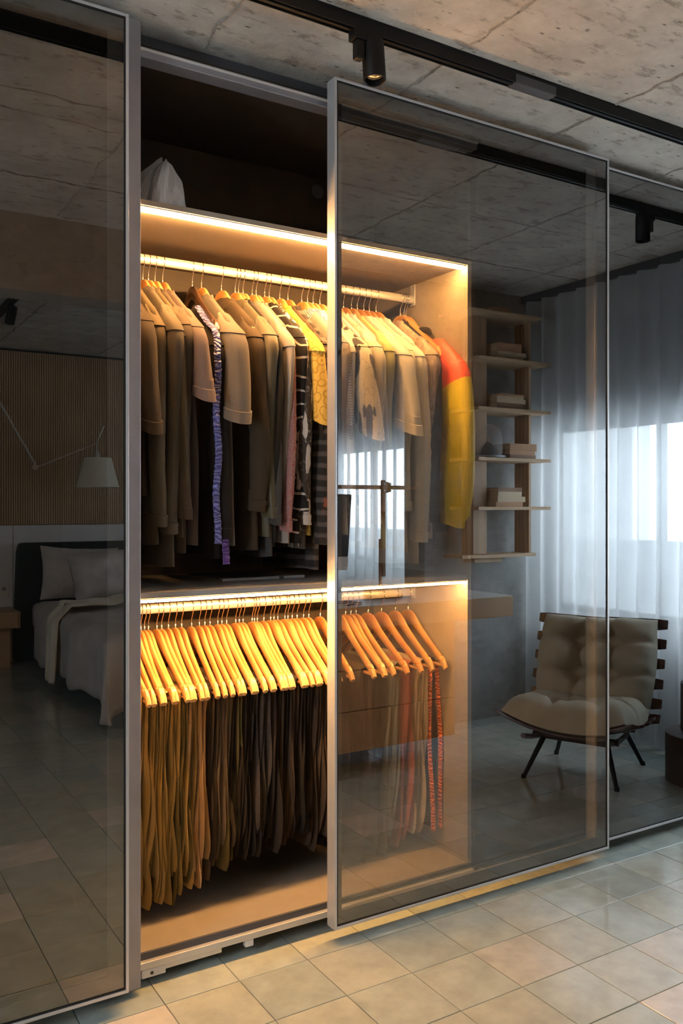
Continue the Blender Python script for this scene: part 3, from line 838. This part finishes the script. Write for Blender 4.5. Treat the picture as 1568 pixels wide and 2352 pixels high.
c('greybrown', (0.119, 0.087, 0.063)); c('greybrown2', (0.165, 0.124, 0.090)); c('darkt', (0.021, 0.015, 0.012)); c('darkt2', (0.030, 0.021, 0.015)); c('denim', (0.020, 0.015, 0.015), 'speckle', (.075, .065, .06))
c('coffee', (0.046, 0.030, 0.019)); c('blackt', (0.010, 0.008, 0.006)); c('greyol', (.20, .19, .15)); c('redb', (.33, .085, .05), rough=.4, sheen=.3); c('beiget', (.46, .38, .28)); c('plum', (.06, .035, .07))
LO = [(.775,'mustard','mustard'),(.800,'khaki2','khaki'),(.820,'mustard','mustard'),(.837,'khaki2','khaki'),(.848,'mustard','mustard'),(.860,'mustard','mustard'),(.886,'mustard','mustard'),(.901,'olivet','olive'),(.922,'mustard','mustard'),(.944,'tan','tan'),(.964,'ochre','ochre'),
 (.996,'darkt','dark grey'),(1.021,'greybrown','greyish brown'),(1.039,'greybrown2','taupe'),(1.056,'olivet','olive'),(1.082,'darkt2','dark brown'),(1.096,'darkt','dark brown'),(1.112,'blackt','black'),
 (1.143,'denim','dark speckled denim'),(1.155,'denim','dark speckled denim'),(1.168,None,''),(1.200,'darkt','dark brown'),(1.208,None,''),(1.218,'darkt2','dark brown'),(1.241,'coffee','coffee brown'),(1.265,'darkt2','dark brown'),(1.277,None,''),
 (1.291,'blackt','black'),(1.317,'darkt','dark brown'),(1.328,None,''),(1.344,'coffee','coffee brown'),(1.362,'coffee','coffee brown'),(1.386,'darkt','dark brown'),(1.406,'blackt','black'),(1.450,'darkt','dark brown'),
 (1.528,'coffee','coffee brown'),(1.549,'darkt2','dark brown'),(1.570,'coffee','coffee brown'),(1.591,'darkt2','dark brown'),(1.640,'greyol','greyish olive'),(1.696,'redb','rust red satin'),(1.755,'beiget','beige'),(1.810,'plum','dark plum')]
n_t = 0
for i, (x, k, nm) in enumerate(LO):
    rz = rr.uniform(-.05, .06)
    hanger('pale wooden hanger, %s from left on the lower rail' % ORD[i], x, RZ2, rz, 'hwoodr' if i in (14, 39, 40, 34) else 'hwood', True, 'hangers on the lower rail')
    if k:
        n_t += 1
        far = i > 34
        o = trousers('%s trousers, %s pair from left on the lower rail' % (nm, ORD[n_t-1]), x, RZ2, K[k], i+3, rz,
                 th=.0064 if i in (9, 10, 12, 13, 18) else .0050, hw=(.168 if i < 35 else .14)*(1 if k != 'plum' else .85), ln=(.56 if i < 11 else .50) if i < 35 else .58)
        if k == 'plum':
            for g, y in ((-.018, -.145), (.016, -.15)):
                pts = [(y - .02*f + .006*math.sin(f*7+g*90), -.235-.55*f) for f in [q/30 for q in range(31)]]
                trim(g, 0, pts, .008, M['orange'], o, 'orange_trim')

# ================================================================== OTHER THINGS IN THE WARDROBE
def bag():
    m = MB(); n = 56; rings = []
    for i in range(23):
        f = i/22
        s_ = (1-max(0, f-.12)**1.7*1.05)*(.92+.08*math.sin(f*3)) if f < .97 else .10
        r = []
        for j in range(n):
            a = 2*math.pi*j/n; ca, sa = math.cos(a), math.sin(a)
            rg = 1-abs(nz(ca*1.5+3, sa*1.5, f*.9)*2.2); rg2 = 1-abs(nz(ca*3.4, sa*3.4+7, f*1.7)*2.2)
            rad = s_*(.80+.26*rg+.12*rg2)
            pk = .030*max(0, nz(ca*1.2+1, sa*1.2+5))*f
            r.append((.088*rad*ca + .030*f*f, .098*rad*sa - .01*f, .168*f + pk))
        rings.append(r)
    m.loft(rings)
    mt, nt, bs = newmat('thin_white_plastic')
    bs.inputs['Base Color'].default_value = (.78, .78, .80, 1); bs.inputs['Roughness'].default_value = .28
    bump(nt, bs, tnoise(nt, coords(nt, (1, 1, .6)), 34, 5, .6), .6, .006)
    o = m.build('plastic_bag', mt, None, 24)
    o.location = (.830, .262, 2.0485)
    tag(o, 'crumpled white plastic bag on the top shelf', 'bag')
bag()
st = thing('garment_clamp', 'flat grey metal bar lying on the middle shelf', 'bar', (1.19, .30, 1.0195))
MB().box(-.14, .14, -.012, .012, 0, .010).build('bar_body', M['alud'], st, None, .002)
MB().box(.05, .066, -.014, .014, .0, .013).build('clamp', M['blackg'], st, None, .002)

# ================================================================== CEILING TRACK AND SPOTS
def track(label, p0, p1):
    p0, p1 = Vector(p0), Vector(p1); d = p1-p0; ln = d.length
    t = thing('light_track', label, 'light track', p0, math.atan2(d.y, d.x))
    MB().box(0, ln, -.018, .018, -.006, 0).build('rail_back', M['black'], t)
    for y0, y1 in ((-.018, -.0145), (-.0055, .0055), (.0145, .018)):
        MB().box(0, ln, y0, y1, -.036, -.006).build('rail_fin', M['black'], t, None, .001)
    return t
tk = track('black track rail on the ceiling in front of the wardrobe', (-1.2, -.220, ZC-.001), (3.55, -.220, ZC-.001))
MB().box(2.93, 3.09, -.019, .019, -.0375, -.010).build('track_connector', M['blackg'], tk, None, .002)
tk2 = track('black track rail on the bedroom ceiling', (1.045, -5.0, ZC-.001), (1.045, -2.2, ZC-.001))
def spot(label, loc, tilt, az, arm=(0, 0)):
    t = thing('track_spotlight', label, 'spotlight', loc, az)
    MB().box(-.042, .042, -.017, .017, -.030, 0).build('adapter', M['black'], t, None, .003)
    MB().box(-.034, -.010, -.015, .010, -.078, -.0302).build('bracket', M['black'], t, None, .004)
    mt = Matrix.Translation((.022, -.004, -.060)) @ Matrix.Rotation(tilt, 4, 'X')
    m = MB().lathe([(.0, .045), (.024, .045), (.0295, .040), (.0295, -.062), (.0282, -.064), (.0262, -.062), (.0245, -.046), (.0, -.046)], 32, cap0=False, cap1=False)
    m.v = [tuple(mt @ Vector(v)) for v in m.v]
    b = m.build('lamp_body', M['black'], t, 35)
    m = MB().lathe([(.0243, -.0465), (.022, -.050), (.012, -.0535), (.0, -.055)], 24, cap0=False, cap1=False)
    m.v = [tuple(mt @ Vector(v)) for v in m.v]
    gl, nt, bs = newmat('spot_lens')
    vo = N(nt, 'ShaderNodeTexVoronoi', i_Scale=120.); L(nt, coords(nt), vo.inputs['Vector'])
    L(nt, ramp(nt, vo.outputs[0], [(.1, (.75, .70, .63)), (.6, (.30, .26, .22))]), bs.inputs['Base Color'])
    bs.inputs['Roughness'].default_value = .12; bs.inputs['Metallic'].default_value = .6
    m.build('lens', gl, b, 60)
    return t
spot('black cylinder spotlight on the track above the lit bay', (1.225, -.222, ZC-.031), R(-6), 0)
spot('black cylinder spotlight on the track reflected in the rightmost door', (2.98, -.22, ZC-.031), 0, R(180))
spot('black cylinder spotlight on the bedroom ceiling track', (1.045, -3.45, ZC-.031), R(10), R(90))

# ================================================================== CURTAINS
def curtain(label, y0, y1, seed, x=3.67, mat='curtain'):
    t = thing('curtain', label, 'curtain', (x, (y0+y1)/2, 0)); ym = (y0+y1)/2
    n = int((y1-y0)/.009)
    def fn(u, v):
        y = y0+(y1-y0)*u - ym; z = 2.455 - 2.44*v
        ph = y*2*math.pi/.13 + .9*nz(y*2.3, seed)
        a = .026 + .018*v + .012*nz(y*3, seed+4)
        xx = a*math.sin(ph) + .010*nz(y*17, v*2, seed) + .02*v*nz(y*2, v*1.5, seed+8)
        return (xx, y + .012*v*nz(y*6, v*2.5, seed+2), z)
    MB().grid(fn, n, 26).build('fabric', M[mat], t, 180)
    MB().grid(lambda u, v: (lambda p: (p[0]-.0025, p[1], 2.455-.075*v))(fn(u, v*.03)), n, 2).build('header_band', M[mat], t, 180)
    MB().box(-.012, .012, y0-ym, y1-ym, 2.458, 2.499).build('curtain_rail', M['filler'], t)
    return t
curtain('sheer white curtain behind the armchair', -1.775, -.02, 3.)
curtain('sheer white curtain at the bedroom window beyond the desk', -4.9, -2.0, 21., mat='curtain2')

# ================================================================== ARMCHAIR
ch = thing('lounge_armchair', 'low slatted lounge armchair with beige tufted cushions', 'armchair', (3.10, -.715, 0), math.atan2(.432, -.902)-R(90))
SEATP = [(.335, .245), (.25, .222), (.14, .203), (.03, .192), (-.075, .192), (-.145, .225), (-.19, .30), (-.222, .39), (-.255, .48), (-.288, .57), (-.318, .66)]
def slat_curved(y, z, ang, half, sag, h=.052, th=.012):
    m = MB(); rings = []; n = 18
    ca, sa = math.cos(ang), math.sin(ang)     # slat lies along (tangent) and bows along the inward normal
    for i in range(n+1):
        u = -1+2*i/n; off = sag*(u*u)
        r = []
        hh = h/2*(1 - .22*abs(u)**6)
        for a, b in ((-hh, -th/2), (hh, -th/2), (hh, th/2), (-hh, th/2)):
            r.append((half*u, y + a*ca - (b+off)*sa, z + a*sa + (b+off)*ca))
        rings.append(r)
    return m.loft(rings)
for i, (y, z) in enumerate(SEATP):
    a0 = SEATP[max(0, i-1)]; a1 = SEATP[min(len(SEATP)-1, i+1)]
    ang = math.atan2(a1[1]-a0[1], a1[0]-a0[0])   # along the profile (front to back)
    tangent = ang
    ca, sa = math.cos(tangent), math.sin(tangent)
    m = MB(); rings = []; n = 18; half = .355 if i > 4 else .345; sag = .075 if i < 5 else .045; h = .058; th = .013
    nx, nzv = sa, -ca                            # inward normal (towards the sitter)
    for q in range(n+1):
        u = -1+2*q/n; off = sag*u*u; hh = h/2*(1-.25*abs(u)**8)
        rings.append([(half*u, y+a*ca+(b+off)*nx, z+a*sa+(b+off)*nzv) for a, b in ((-hh, -th/2), (hh, -th/2), (hh, th/2), (-hh, th/2))])
    m.loft(rings).build('slat', M['rose'], ch, 40, .003)
for sx in (-.21, .21):      # bent rails that carry the slats
    path = [(sx, y - .018*(1 if i < 5 else .8)*0, z-.022 if i < 5 else z-.006) for i, (y, z) in enumerate(SEATP)]
    path = [(x, y-(0 if i < 5 else .020), z) for i, (x, y, z) in enumerate(path)]
    MB().tube(path, .012, 10).build('side_rail', M['rose'], ch, 60)
for sx, fy in ((-.25, .225), (.25, .225), (-.25, -.225), (.25, -.225)):
    lg = MB().tube([(sx*.72, fy*.62, .19), (sx, fy, .004)], [.013, .009], 12).build('leg', M['black'], ch, 60)
    MB().lathe([(.011, 0), (.012, .004), (.011, .018)], 12, (sx, fy, 0)).build('foot_cap', M['black'], lg)
for fy in (.14, -.14): MB().tube([(-.235, fy, .186), (.235, fy, .186)], .015, 10).build('cross_bar', M['rose'], ch, 60)
def cushion(prof, half, sag, thick, tufts, seed, name):
    """puffy cushion following a profile line in the chair's side view"""
    P = [Vector((0, y, z)) for y, z in prof]
    seg = [0]
    for i in range(1, len(P)): seg.append(seg[-1]+(P[i]-P[i-1]).length)
    def at(s):
        s *= seg[-1]
        for i in range(1, len(P)):
            if s <= seg[i]+1e-9:
                f = (s-seg[i-1])/(seg[i]-seg[i-1]); return P[i-1].lerp(P[i], f), (P[i]-P[i-1]).normalized()
        return P[-1], (P[-1]-P[-2]).normalized()
    def surf(top):
        def fn(u, v):
            a = -1+2*u; p, t = at(v)
            p0, _ = at(max(0, v-.06)); p1, _ = at(min(1, v+.06)); t = (p1-p0).normalized()
            nrm = Vector((0, t.z, -t.y))
            if nrm.z < 0 and abs(nrm.z) > abs(nrm.y): nrm = -nrm
            edge = (1-abs(a)**4.5)**.5*(1-abs(-1+2*v)**6)**.5
            d = thick*edge*(.95+.10*nz(a*3, v*3, seed))
            for ta, tv in tufts:
                r2 = ((a-ta)/.26)**2+((v-tv)/.15)**2
                d -= thick*.80*math.exp(-r2*1.9)
                d -= thick*.34*math.exp(-((a-ta)/.055)**2)*math.exp(-((v-tv)/.32)**2) + thick*.34*math.exp(-((v-tv)/.034)**2)*math.exp(-((a-ta)/.6)**2)
            d += (.006*nz(a*7, v*6, seed+2) + .004*nz(a*15, v*13, seed+5))*edge + .004*math.sin(a*3+v*38)*max(0, abs(a)-.6)
            off = sag*a*a
            q = p + nrm*(off + (max(d, .003) if top else -.002 - .010*edge))
            return (half*a*(1-.02*math.cos(v*6)), q.y, q.z)
        return fn
    m = MB().grid(surf(True), 46, 40); nb = len(m.v)
    m2 = MB().grid(surf(False), 46, 40)
    m.v += m2.v; m.f = m.f + [tuple(reversed([q+nb for q in f])) for f in m2.f]
    def idx(i, j): return i*41+j
    for i in range(46):
        for j, fl in ((0, True), (40, False)):
            a, b = idx(i, j), idx(i+1, j); f = (a, b, b+nb, a+nb); m.f.append(f if fl else tuple(reversed(f)))
    for j in range(40):
        for i, fl in ((0, False), (46, True)):
            a, b = idx(i, j), idx(i, j+1); f = (a, b, b+nb, a+nb); m.f.append(f if fl else tuple(reversed(f)))
    return m.build(name, M['linen'], ch, 70)
cushion([(.355, .268), (.25, .236), (.10, .210), (-.06, .204), (-.13, .24)], .318, .060, .155, [(-.34, .42), (.34, .42)], 3., 'seat_cushion')
cushion([(-.125, .255), (-.165, .34), (-.205, .45), (-.245, .56), (-.290, .685)], .318, .035, .155, [(-.36, .40), (.36, .40), (-.36, .74), (.36, .74)], 8., 'back_cushion')

# ---- dark stump side table beside the armchair
sg = thing('stump_table', 'dark wooden side table of two stacked drums beside the armchair', 'side table', (3.45, -.275, 0))
MB().lathe([(.0, 0), (.165, 0), (.170, .004), (.170, .216), (.165, .22), (.0, .22)], 40, cap0=False, cap1=False).build('base_drum', M['stump'], sg, 40)
MB().lathe([(.0, .2202), (.118, .2202), (.122, .224), (.122, .436), (.118, .44), (.0, .44)], 40, (.03, .0, 0), cap0=False, cap1=False).build('upper_drum', M['stump'], sg, 40)

# ================================================================== DESK
dk = thing('floating_desk', 'floating pale oak desk with white top by the pier', 'desk', (0, 0, 0))
DT = .788
MB().box(1.75, 3.055, -1.775, -1.20, DT-.104, DT-.004).build('desk_body', M['oak'], dk, None, .002)
MB().box(1.752, 3.053, -1.773, -1.202, DT-.0038, DT).build('desk_top', M['white'], dk, None, .001)
dr = thing('drawer_unit', 'low oak drawer box hung under the desk', 'drawers', (0, 0, 0))
MB().box(1.95, 2.705, -1.74, -1.252, .117, .683).build('drawer_body', M['oak'], dr, None, .002)
for z0, z1 in ((.122, .305), (.309, .492), (.496, .68)):
    MB().box(1.953, 2.702, -1.251, -1.233, z0, z1).build('drawer_front', M['oak'], dr, None, .0015)
MB().box(1.76, 1.80, -1.76, -1.24, 0, DT-.105).build('side_support', M['oak'], dk, None, .002)
mn = thing('computer_monitor', 'all-in-one computer with black screen and white chin on the desk', 'monitor', (2.07, -1.60, DT), R(-8))
mt = Matrix.Translation((0, 0, .30)) @ Matrix.Rotation(R(-5), 4, 'X')
MB().box(-.27, .27, -.006, .012, -.10, .215, mt).build('screen', M['gasket'], mn, None, .004)
MB().box(-.27, .27, -.006, .0125, -.170, -.1005, mt).build('chin', M['white'], mn, None, .003)
MB().box(-.268, .268, -.020, -.0065, -.168, .213, mt).build('back_shell', M['alu'], mn, None, .006)
m = MB().box(-.09, .09, -.10, .09, 0, .006).box(-.075, .075, -.10, -.09, .006, .22).build('stand', M['alu'], mn, None, .003)
kb = thing('keyboard', 'slim white keyboard with grey keys on the desk', 'keyboard', (2.04, -1.315, DT), R(-3))
MB().box(-.142, .142, -.057, .057, 0, .008).build('keyboard_base', M['white'], kb, None, .003)
kk = plain('grey_keys', (.22, .22, .23), .5, 0, .05, 20)
km = MB().box(-.0088, .0088, -.0088, .0088, 0, .003).mesh('key', kk)
for i in range(13):
    for j in range(5):
        o = link('key', km, kb); o.location = (-.126+i*.021, -.043+j*.021, .008)
pn = MB().tube([(2.08, -1.235, DT+.004), (2.20, -1.30, DT+.005)], [.0025, .004], 8).build('pen', M['black'], None, 60)
tag(pn, 'thin black pen lying on the white desk top', 'pen')
dl = thing('desk_lamp', 'wooden balance-arm desk lamp on a round base', 'desk lamp', (2.46, -1.50, DT))
w1 = wood('lamp_wood', (.22, .13, .07), (.34, .21, .12), .45, (30, 30, 4), 5.)
MB().lathe([(.0, 0), (.098, 0), (.100, .003), (.100, .012), (.0, .012)], 40, cap0=False, cap1=False).build('base_plate', M['black'], dl, 40)
MB().lathe([(.0, .0122), (.092, .0122), (.096, .017), (.093, .040), (.0, .046)], 40, cap0=False, cap1=False).build('base_disc', M['oak'], dl, 40)
MB().box(-.011, .011, -.008, .008, .10, .585).build('upright', w1, dl, None, .003)
MB().box(-.024, -.012, -.007, .007, .045, .29).build('lower_arm', w1, dl, None, .003)
MB().box(-.31, .20, .009, .022, .538, .558).build('cross_arm', w1, dl, None, .005)
cl = MB().lathe([(.026, -.007), (.028, 0), (.026, .007)], 20)
cl.v = [(x, z+.030, y+.548) for x, y, z in cl.v]
cp = cl.build('pivot_clamp', w1, dl, 40)
for a in range(4):
    q = MB().lathe([(.006, -.009), (.006, .009)], 10); q.v = [(x+.024*math.cos(a*1.57+.78), z+.031, y+.548+.024*math.sin(a*1.57+.78)) for x, y, z in q.v]
    q.build('pivot_screw', M['chrome'], cp, 40)

# ================================================================== SHELF UNIT WITH BOOKS
su = thing('wall_shelf_unit', 'pale oak wall shelving on the concrete pier', 'shelves', (0, 0, 0))
SY0, SY1 = -1.775, -1.52
SZ = [2.300, 2.045, 1.768, 1.492, 1.220]
for k, z in enumerate(SZ):
    MB().box(3.10 if k else 3.02, 3.64 if k else 3.56, SY0+.002, SY1, z, z+.018).build('shelf_board', M['oak'], su, None, .001)
zs = [.955] + sorted(SZ)
for i in range(len(zs)-1):
    MB().box(3.145, 3.245, -1.72, -1.62, zs[i]+.018, zs[i+1]).build('wide_upright', M['oakz'], su, None, .001)
    MB().box(3.545, 3.562, -1.72, -1.60, zs[i]+.018, zs[i+1]).build('thin_upright', M['oakz'], su, None, .001)
MB().box(3.02, 3.562, -1.72, -1.56, .955, .9728).build('bottom_bar', M['oak'], su, None, .001)
MB().box(3.14, 3.34, -1.70, -1.60, .927, .9548).build('hanging_block', M['oak'], su, None, .001)
BC = {'tan': plain('tan_book_cover', (.42, .22, .10), .6, 0, .1, 20), 'brown': plain('brown_book_cover', (.24, .12, .06), .6, 0, .1, 20),
      'cream': plain('cream_book_cover', (.56, .43, .28), .6, 0, .08, 20), 'paper': plain('book_pages', (.50, .38, .25), .85, 0, .1, 60)}
def book(label, x, y, z, w, d, h, col, rz):
    t = thing('book', label, 'book', (x, y, z), rz, 'books lying on the wall shelves')
    cv = .0025
    MB().box(-w/2, w/2, -d/2, d/2, 0, cv).build('cover', BC[col], t)
    MB().box(-w/2, w/2, -d/2, d/2, h-cv, h).build('cover', BC[col], t)
    MB().box(-w/2, w/2, d/2-cv, d/2, cv, h-cv).build('spine', BC[col], t)
    MB().box(-w/2+.004, w/2-.004, -d/2+.004, d/2-cv, cv, h-cv).build('pages', BC['paper'], t)
stacks = [(3.30, SZ[0], 'topmost shelf', [(.13, .03, 'tan')]),
 (3.37, SZ[1], 'second shelf from the top', [(.20, .020, 'cream'), (.205, .024, 'cream'), (.17, .048, 'tan')]),
 (3.37, SZ[2], 'third shelf from the top', [(.20, .034, 'brown'), (.205, .024, 'cream'), (.19, .014, 'cream'), (.19, .012, 'tan')]),
 (3.46, SZ[3], 'fourth shelf beside the glass dome', [(.20, .022, 'brown'), (.20, .022, 'tan'), (.195, .040, 'tan')]),
 (3.36, SZ[4], 'lowest shelf', [(.21, .026, 'tan'), (.205, .030, 'cream'), (.18, .028, 'cream'), (.175, .022, 'brown')])]
WHERE = {1: ['only book'], 3: ['bottom book', 'middle book', 'top book'], 4: ['bottom book', 'second book up', 'third book up', 'top book']}
for x, z, nm, bs_ in stacks:
    zz = z+.0182
    for i, (w, h, col) in enumerate(bs_):
        book('%s %s lying on the %s' % ({'tan': 'tan', 'brown': 'brown', 'cream': 'cream'}[col], WHERE[len(bs_)][i], nm), x+rr.uniform(-.012, .012), -1.635, zz, w, .16, h, col, rr.uniform(-.05, .05))
        zz += h+.0003
cd = thing('glass_dome', 'clear glass dome over a dark ornament on the shelf', 'glass dome', (3.265, -1.63, SZ[3]+.0182))
MB().lathe([(.0, 0), (.098, 0), (.10, .003), (.10, .014), (.0, .014)], 36, cap0=False, cap1=False).build('dome_base', M['alud'], cd, 40)
gm, nt, bs = newmat('thin_clear_dome_glass')
bs.inputs['Base Color'].default_value = (1, 1, 1, 1); bs.inputs['Roughness'].default_value = .02; bs.inputs['Alpha'].default_value = .16
bs.inputs['Specular IOR Level'].default_value = .8
MB().lathe([(.080, .0145), (.080, .10)] + [(.080*math.cos(R(a)), .10+.095*math.sin(R(a))) for a in range(10, 91, 10)], 32, cap0=False, cap1=False).build('dome', gm, cd, 60)
m = MB().lathe([(.0, .0145), (.055, .0145), (.058, .03), (.045, .06), (.022, .085), (.0, .10)], 20, (-.01, 0, 0), cap0=False, cap1=False)
m.build('ornament', M['black'], cd, 60)
MB().tube([(-.005, .01, .06), (-.005, .01, .125)], .004, 8).build('ornament_stem', M['oak'], cd, 60)

# ================================================================== BEDROOM
bd = thing('bed', 'double bed with a dark green upholstered headboard', 'bed', (0, 0, 0))
dg = cloth('dark_green_upholstery', (.018, .032, .030))
BX0, BX1 = 1.50, 3.15
m = MB(); rings = []
for z, w, y0, y1 in ((.02, .06, -5.16, -5.03), (.40, .05, -5.165, -5.04), (.88, .02, -5.175, -5.06), (.93, .0, -5.175, -5.07), (.945, -.02, -5.172, -5.085)):
    rings.append([(1.425-w*.7, y0, z), (BX1+.07+w, y0, z), (BX1+.07+w, y1, z), (1.425-w*.7, y1, z)])
m.loft(rings).build('headboard', dg, bd, None, .02, 3)
MB().box(BX0+.03, BX1-.03, -5.03, -2.85, .06, .27).build('bed_base', dg, bd, None, .02)
ww = cloth('pale_bed_linen', (.66, .62, .585), weave=500)
MB().box(BX0, BX1, -5.03, -2.80, .272, .475).build('mattress', ww, bd, None, .05, 4)
for xx in (BX0+.12, BX1-.12):
    for yy in (-4.9, -2.95): MB().lathe([(.02, 0), (.03, .06)], 12, (xx, yy, 0)).build('leg', M['black'], bd)
dc = cloth('greige_duvet_linen', (.56, .505, .465), weave=500)
def drape(x0, x1, y0, y1, fall, foot, ztop, seed, th=.04, corner=0.):
    """cover lying on the mattress, falling over its long side and its foot end"""
    def fn(u, v):
        a = -fall + (x1-x0+fall)*u            # along x, negative = hangs down the near side
        b = -foot + (y1-y0+foot)*v            # along y from the foot end
        x = x0+max(0, a); y = y1 - max(0, b)
        z = ztop + .018*nz(a*3, b*3, seed) + .012*nz(a*8, b*7, seed+4)
        rs = .09
        if a < 0:
            q = -a; x = x0 - .085*min(1, q/rs) - .045*math.sin(b*8+seed)*min(1, q/.25)*.6 - .05*q*(.6+.4*nz(b*3, seed)); z = ztop - max(0, q-.03)
        if b < 0:
            q = -b; y = y1 + .05*min(1, q/rs) + .035*math.sin(a*9+seed)*min(1, q/.25) + .05*q; z = min(z, ztop - max(0, q-.03))
            if a < 0: z = ztop - ((-a)**2+(-b)**2)**.5*.95 - .12*min(1, a*b*8)
        if a < 0 and b >= 0 and v > .5: pass
        zmin = .03
        hem = .05*nz(a*4, b*4, seed+7)
        return (x, y, max(zmin, z + (hem if (a < -.2 or b < -.2) else 0)))
    m = MB().grid(fn, 46, 60)
    return m
def solid(o, t):
    md = o.modifiers.new('thickness', 'SOLIDIFY'); md.thickness = t; md.offset = 1
    return o
dv = solid(drape(BX0, BX1+.02, -4.60, -2.74, .43, .46, .525, 3.).build('duvet', dc, None, 70), .028)
tag(dv, 'rumpled greige linen duvet hanging off the bed', 'duvet')
def pillow(label, loc, w, h, d, rot, mat, seed):
    m = MB(); rings = []; nu, nv = 26, 18
    def f(s):
        def fn(u, v):
            a, b = -1+2*u, -1+2*v
            e = max(0, (1-abs(a)**3.2))**.55*max(0, (1-abs(b)**3.2))**.55
            pin = 1-.07*(1-abs(b)**2)*abs(a)**6 ; pin2 = 1-.09*(1-abs(a)**2)*abs(b)**6
            fl = .03*(abs(a) > .9)*nz(b*4, seed)
            return (w/2*a*pin, s*(d/2*e*(1+.30*nz(a*2.5, b*2.5, seed)+.16*nz(a*6, b*5, seed+3)) + .002) + fl, h/2*b*pin2)
        return fn
    m.grid(f(1), nu, nv); nb = len(m.v); m2 = MB().grid(f(-1), nu, nv); m.v += m2.v
    m.f += [tuple(reversed([q+nb for q in ff])) for ff in m2.f]
    m.f = [tuple(reversed(q)) for q in m.f]
    o = m.build('pillow', mat, None, 80); o.location = loc; o.rotation_euler = rot
    return tag(o, label, 'pillow')
pillow('pale linen pillow leaning on the headboard behind another', (1.86, -4.93, .70), .62, .44, .22, (R(18), R(3), R(4)), ww, 2.)
pillow('pale linen pillow in front, left of the dark cushion', (2.03, -4.76, .69), .60, .42, .24, (R(24), R(-3), R(-6)), ww, 6.)
pillow('dark cushion leaning at the right of the pillows', (2.46, -4.64, .67), .42, .36, .14, (R(26), 0, R(-4)), dg, 9.)
# cream throw across the bed
tc = cloth('cream_knit_throw', (.80, .73, .58), weave=300)
def thr(u, v):
    s = v*1.05                                  # along the throw: from the middle of the bed over its side
    w = -.17+.34*u
    if s < .55:
        x = 2.02 - s*.95; y = -4.02 + .10*s + w*(.8+.2*math.sin(s*5)); z = .558+.028*nz(s*4, w*9, 2)+.035*math.exp(-((s-.10)/.08)**2)
    else:
        q = s-.55; x = 1.498 - .09*min(1, q/.10) - .05*q; y = -3.965 + .10*s + w*(.78-.35*q); z = .550 - max(0, q-.02)*1.0
    return (x + .012*math.sin(w*40+s*3), y, z + .010*math.sin(w*46+s*2))
tw = solid(MB().grid(thr, 20, 44).build('throw_blanket', tc, None, 70), .012)
tag(tw, 'cream throw blanket draped over the duvet', 'blanket')
ns = thing('nightstand', 'small wooden wall-hung nightstand left of the bed', 'nightstand', (0, 0, 0))
MB().box(.80, 1.375, -5.18, -4.80, .31, .436).build('nightstand_body', M['slat'], ns, None, .002)
MB().box(.82, 1.355, -4.7998, -4.79, .316, .430).build('drawer_front', M['slat'], ns, None, .002)
MB().box(.85, 1.32, -5.17, -4.90, .0, .3095).build('pedestal', M['slat'], ns, None, .002)
bk = MB().box(1.02, 1.19, -5.02, -4.90, .4365, .452).build('notebook', M['white'], None, None, .003)
tag(bk, 'small white notebook on the nightstand', 'notebook')
ou = thing('wall_outlet', 'square white socket plate on the wall beside the bed', 'outlet', (1.30, -5.182, .57))
MB().box(-.06, .06, 0, .008, -.06, .06).build('outlet_plate', M['white'], ou, None, .003)
for dx in (-.025, .025):
    q = MB().lathe([(.017, 0), (.016, .003)], 16); q.v = [(x+dx, .0085+z, y+.01) for x, y, z in q.v]
    q.build('socket', M['grey_lam'], ou)
# swing-arm reading lamp with parchment shade
rl = thing('reading_lamp', 'swing-arm wall lamp with pale parchment shade over the bed', 'lamp', (1.235, -5.17, 2.05))
def loc(x, y, z): return (x-1.235, y+5.17, z-2.05)
ga = plain('satin_aluminium', (.62, .60, .56), .32, .8, .03, 20)
MB().lathe([(.0, 0), (.035, 0), (.035, .02), (.0, .02)], 20, cap0=False, cap1=False).build('wall_plate', ga, rl, 40).rotation_euler = (R(-90), 0, 0)
MB().tube([(0, .0, 0), (0, .27, 0)], .009, 10).build('wall_arm', ga, rl, 60)
MB().tube([loc(1.235, -4.90, 2.045), loc(1.505, -4.90, 1.56)], .010, 10).build('upper_arm', ga, rl, 60)
MB().tube([loc(1.50, -4.915, 1.54), loc(1.50, -4.885, 1.54)], .022, 14).build('elbow_joint', ga, rl, 60)
MB().tube([loc(1.525, -4.88, 1.545), loc(1.86, -4.82, 1.695)], .008, 10).build('lower_arm', ga, rl, 60)
MB().tube([loc(1.86, -4.82, 1.695), loc(1.95, -4.80, 1.735), loc(2.01, -4.80, 1.88)], [.005, .006, .009], 10).build('handle_rod', ga, rl, 60)
MB().tube([loc(1.955, -4.80, 1.735), loc(1.955, -4.80, 1.66)], .006, 10).build('stem', ga, rl, 60)
MB().lathe([(.014, 0), (.022, -.03), (.022, -.06), (.0, -.06)], 18, loc(1.957, -4.80, 1.675), cap1=False).build('socket_cap', ga, rl, 50)
pm, nt, bs = newmat('parchment_shade')
bs.inputs['Base Color'].default_value = (.66, .62, .50, 1); bs.inputs['Roughness'].default_value = .7
L(nt, ramp(nt, tnoise(nt, coords(nt), 18, 4), [(.3, (.76, .72, .59)), (.7, (.82, .78, .65))]), bs.inputs['Base Color'])
MB().lathe([(.107, 0), (.168, -.233), (.166, -.233), (.105, 0)], 40, loc(1.962, -4.80, 1.622), cap0=False, cap1=False).build('lamp_shade', pm, rl, 40)
for a in range(3):
    th = a*2.094; p = loc(1.957, -4.80, 1.618)
    MB().tube([(p[0], p[1], p[2]), (p[0]+.105*math.cos(th), p[1]+.105*math.sin(th), p[2])], .002, 6).build('shade_spoke', ga, rl)
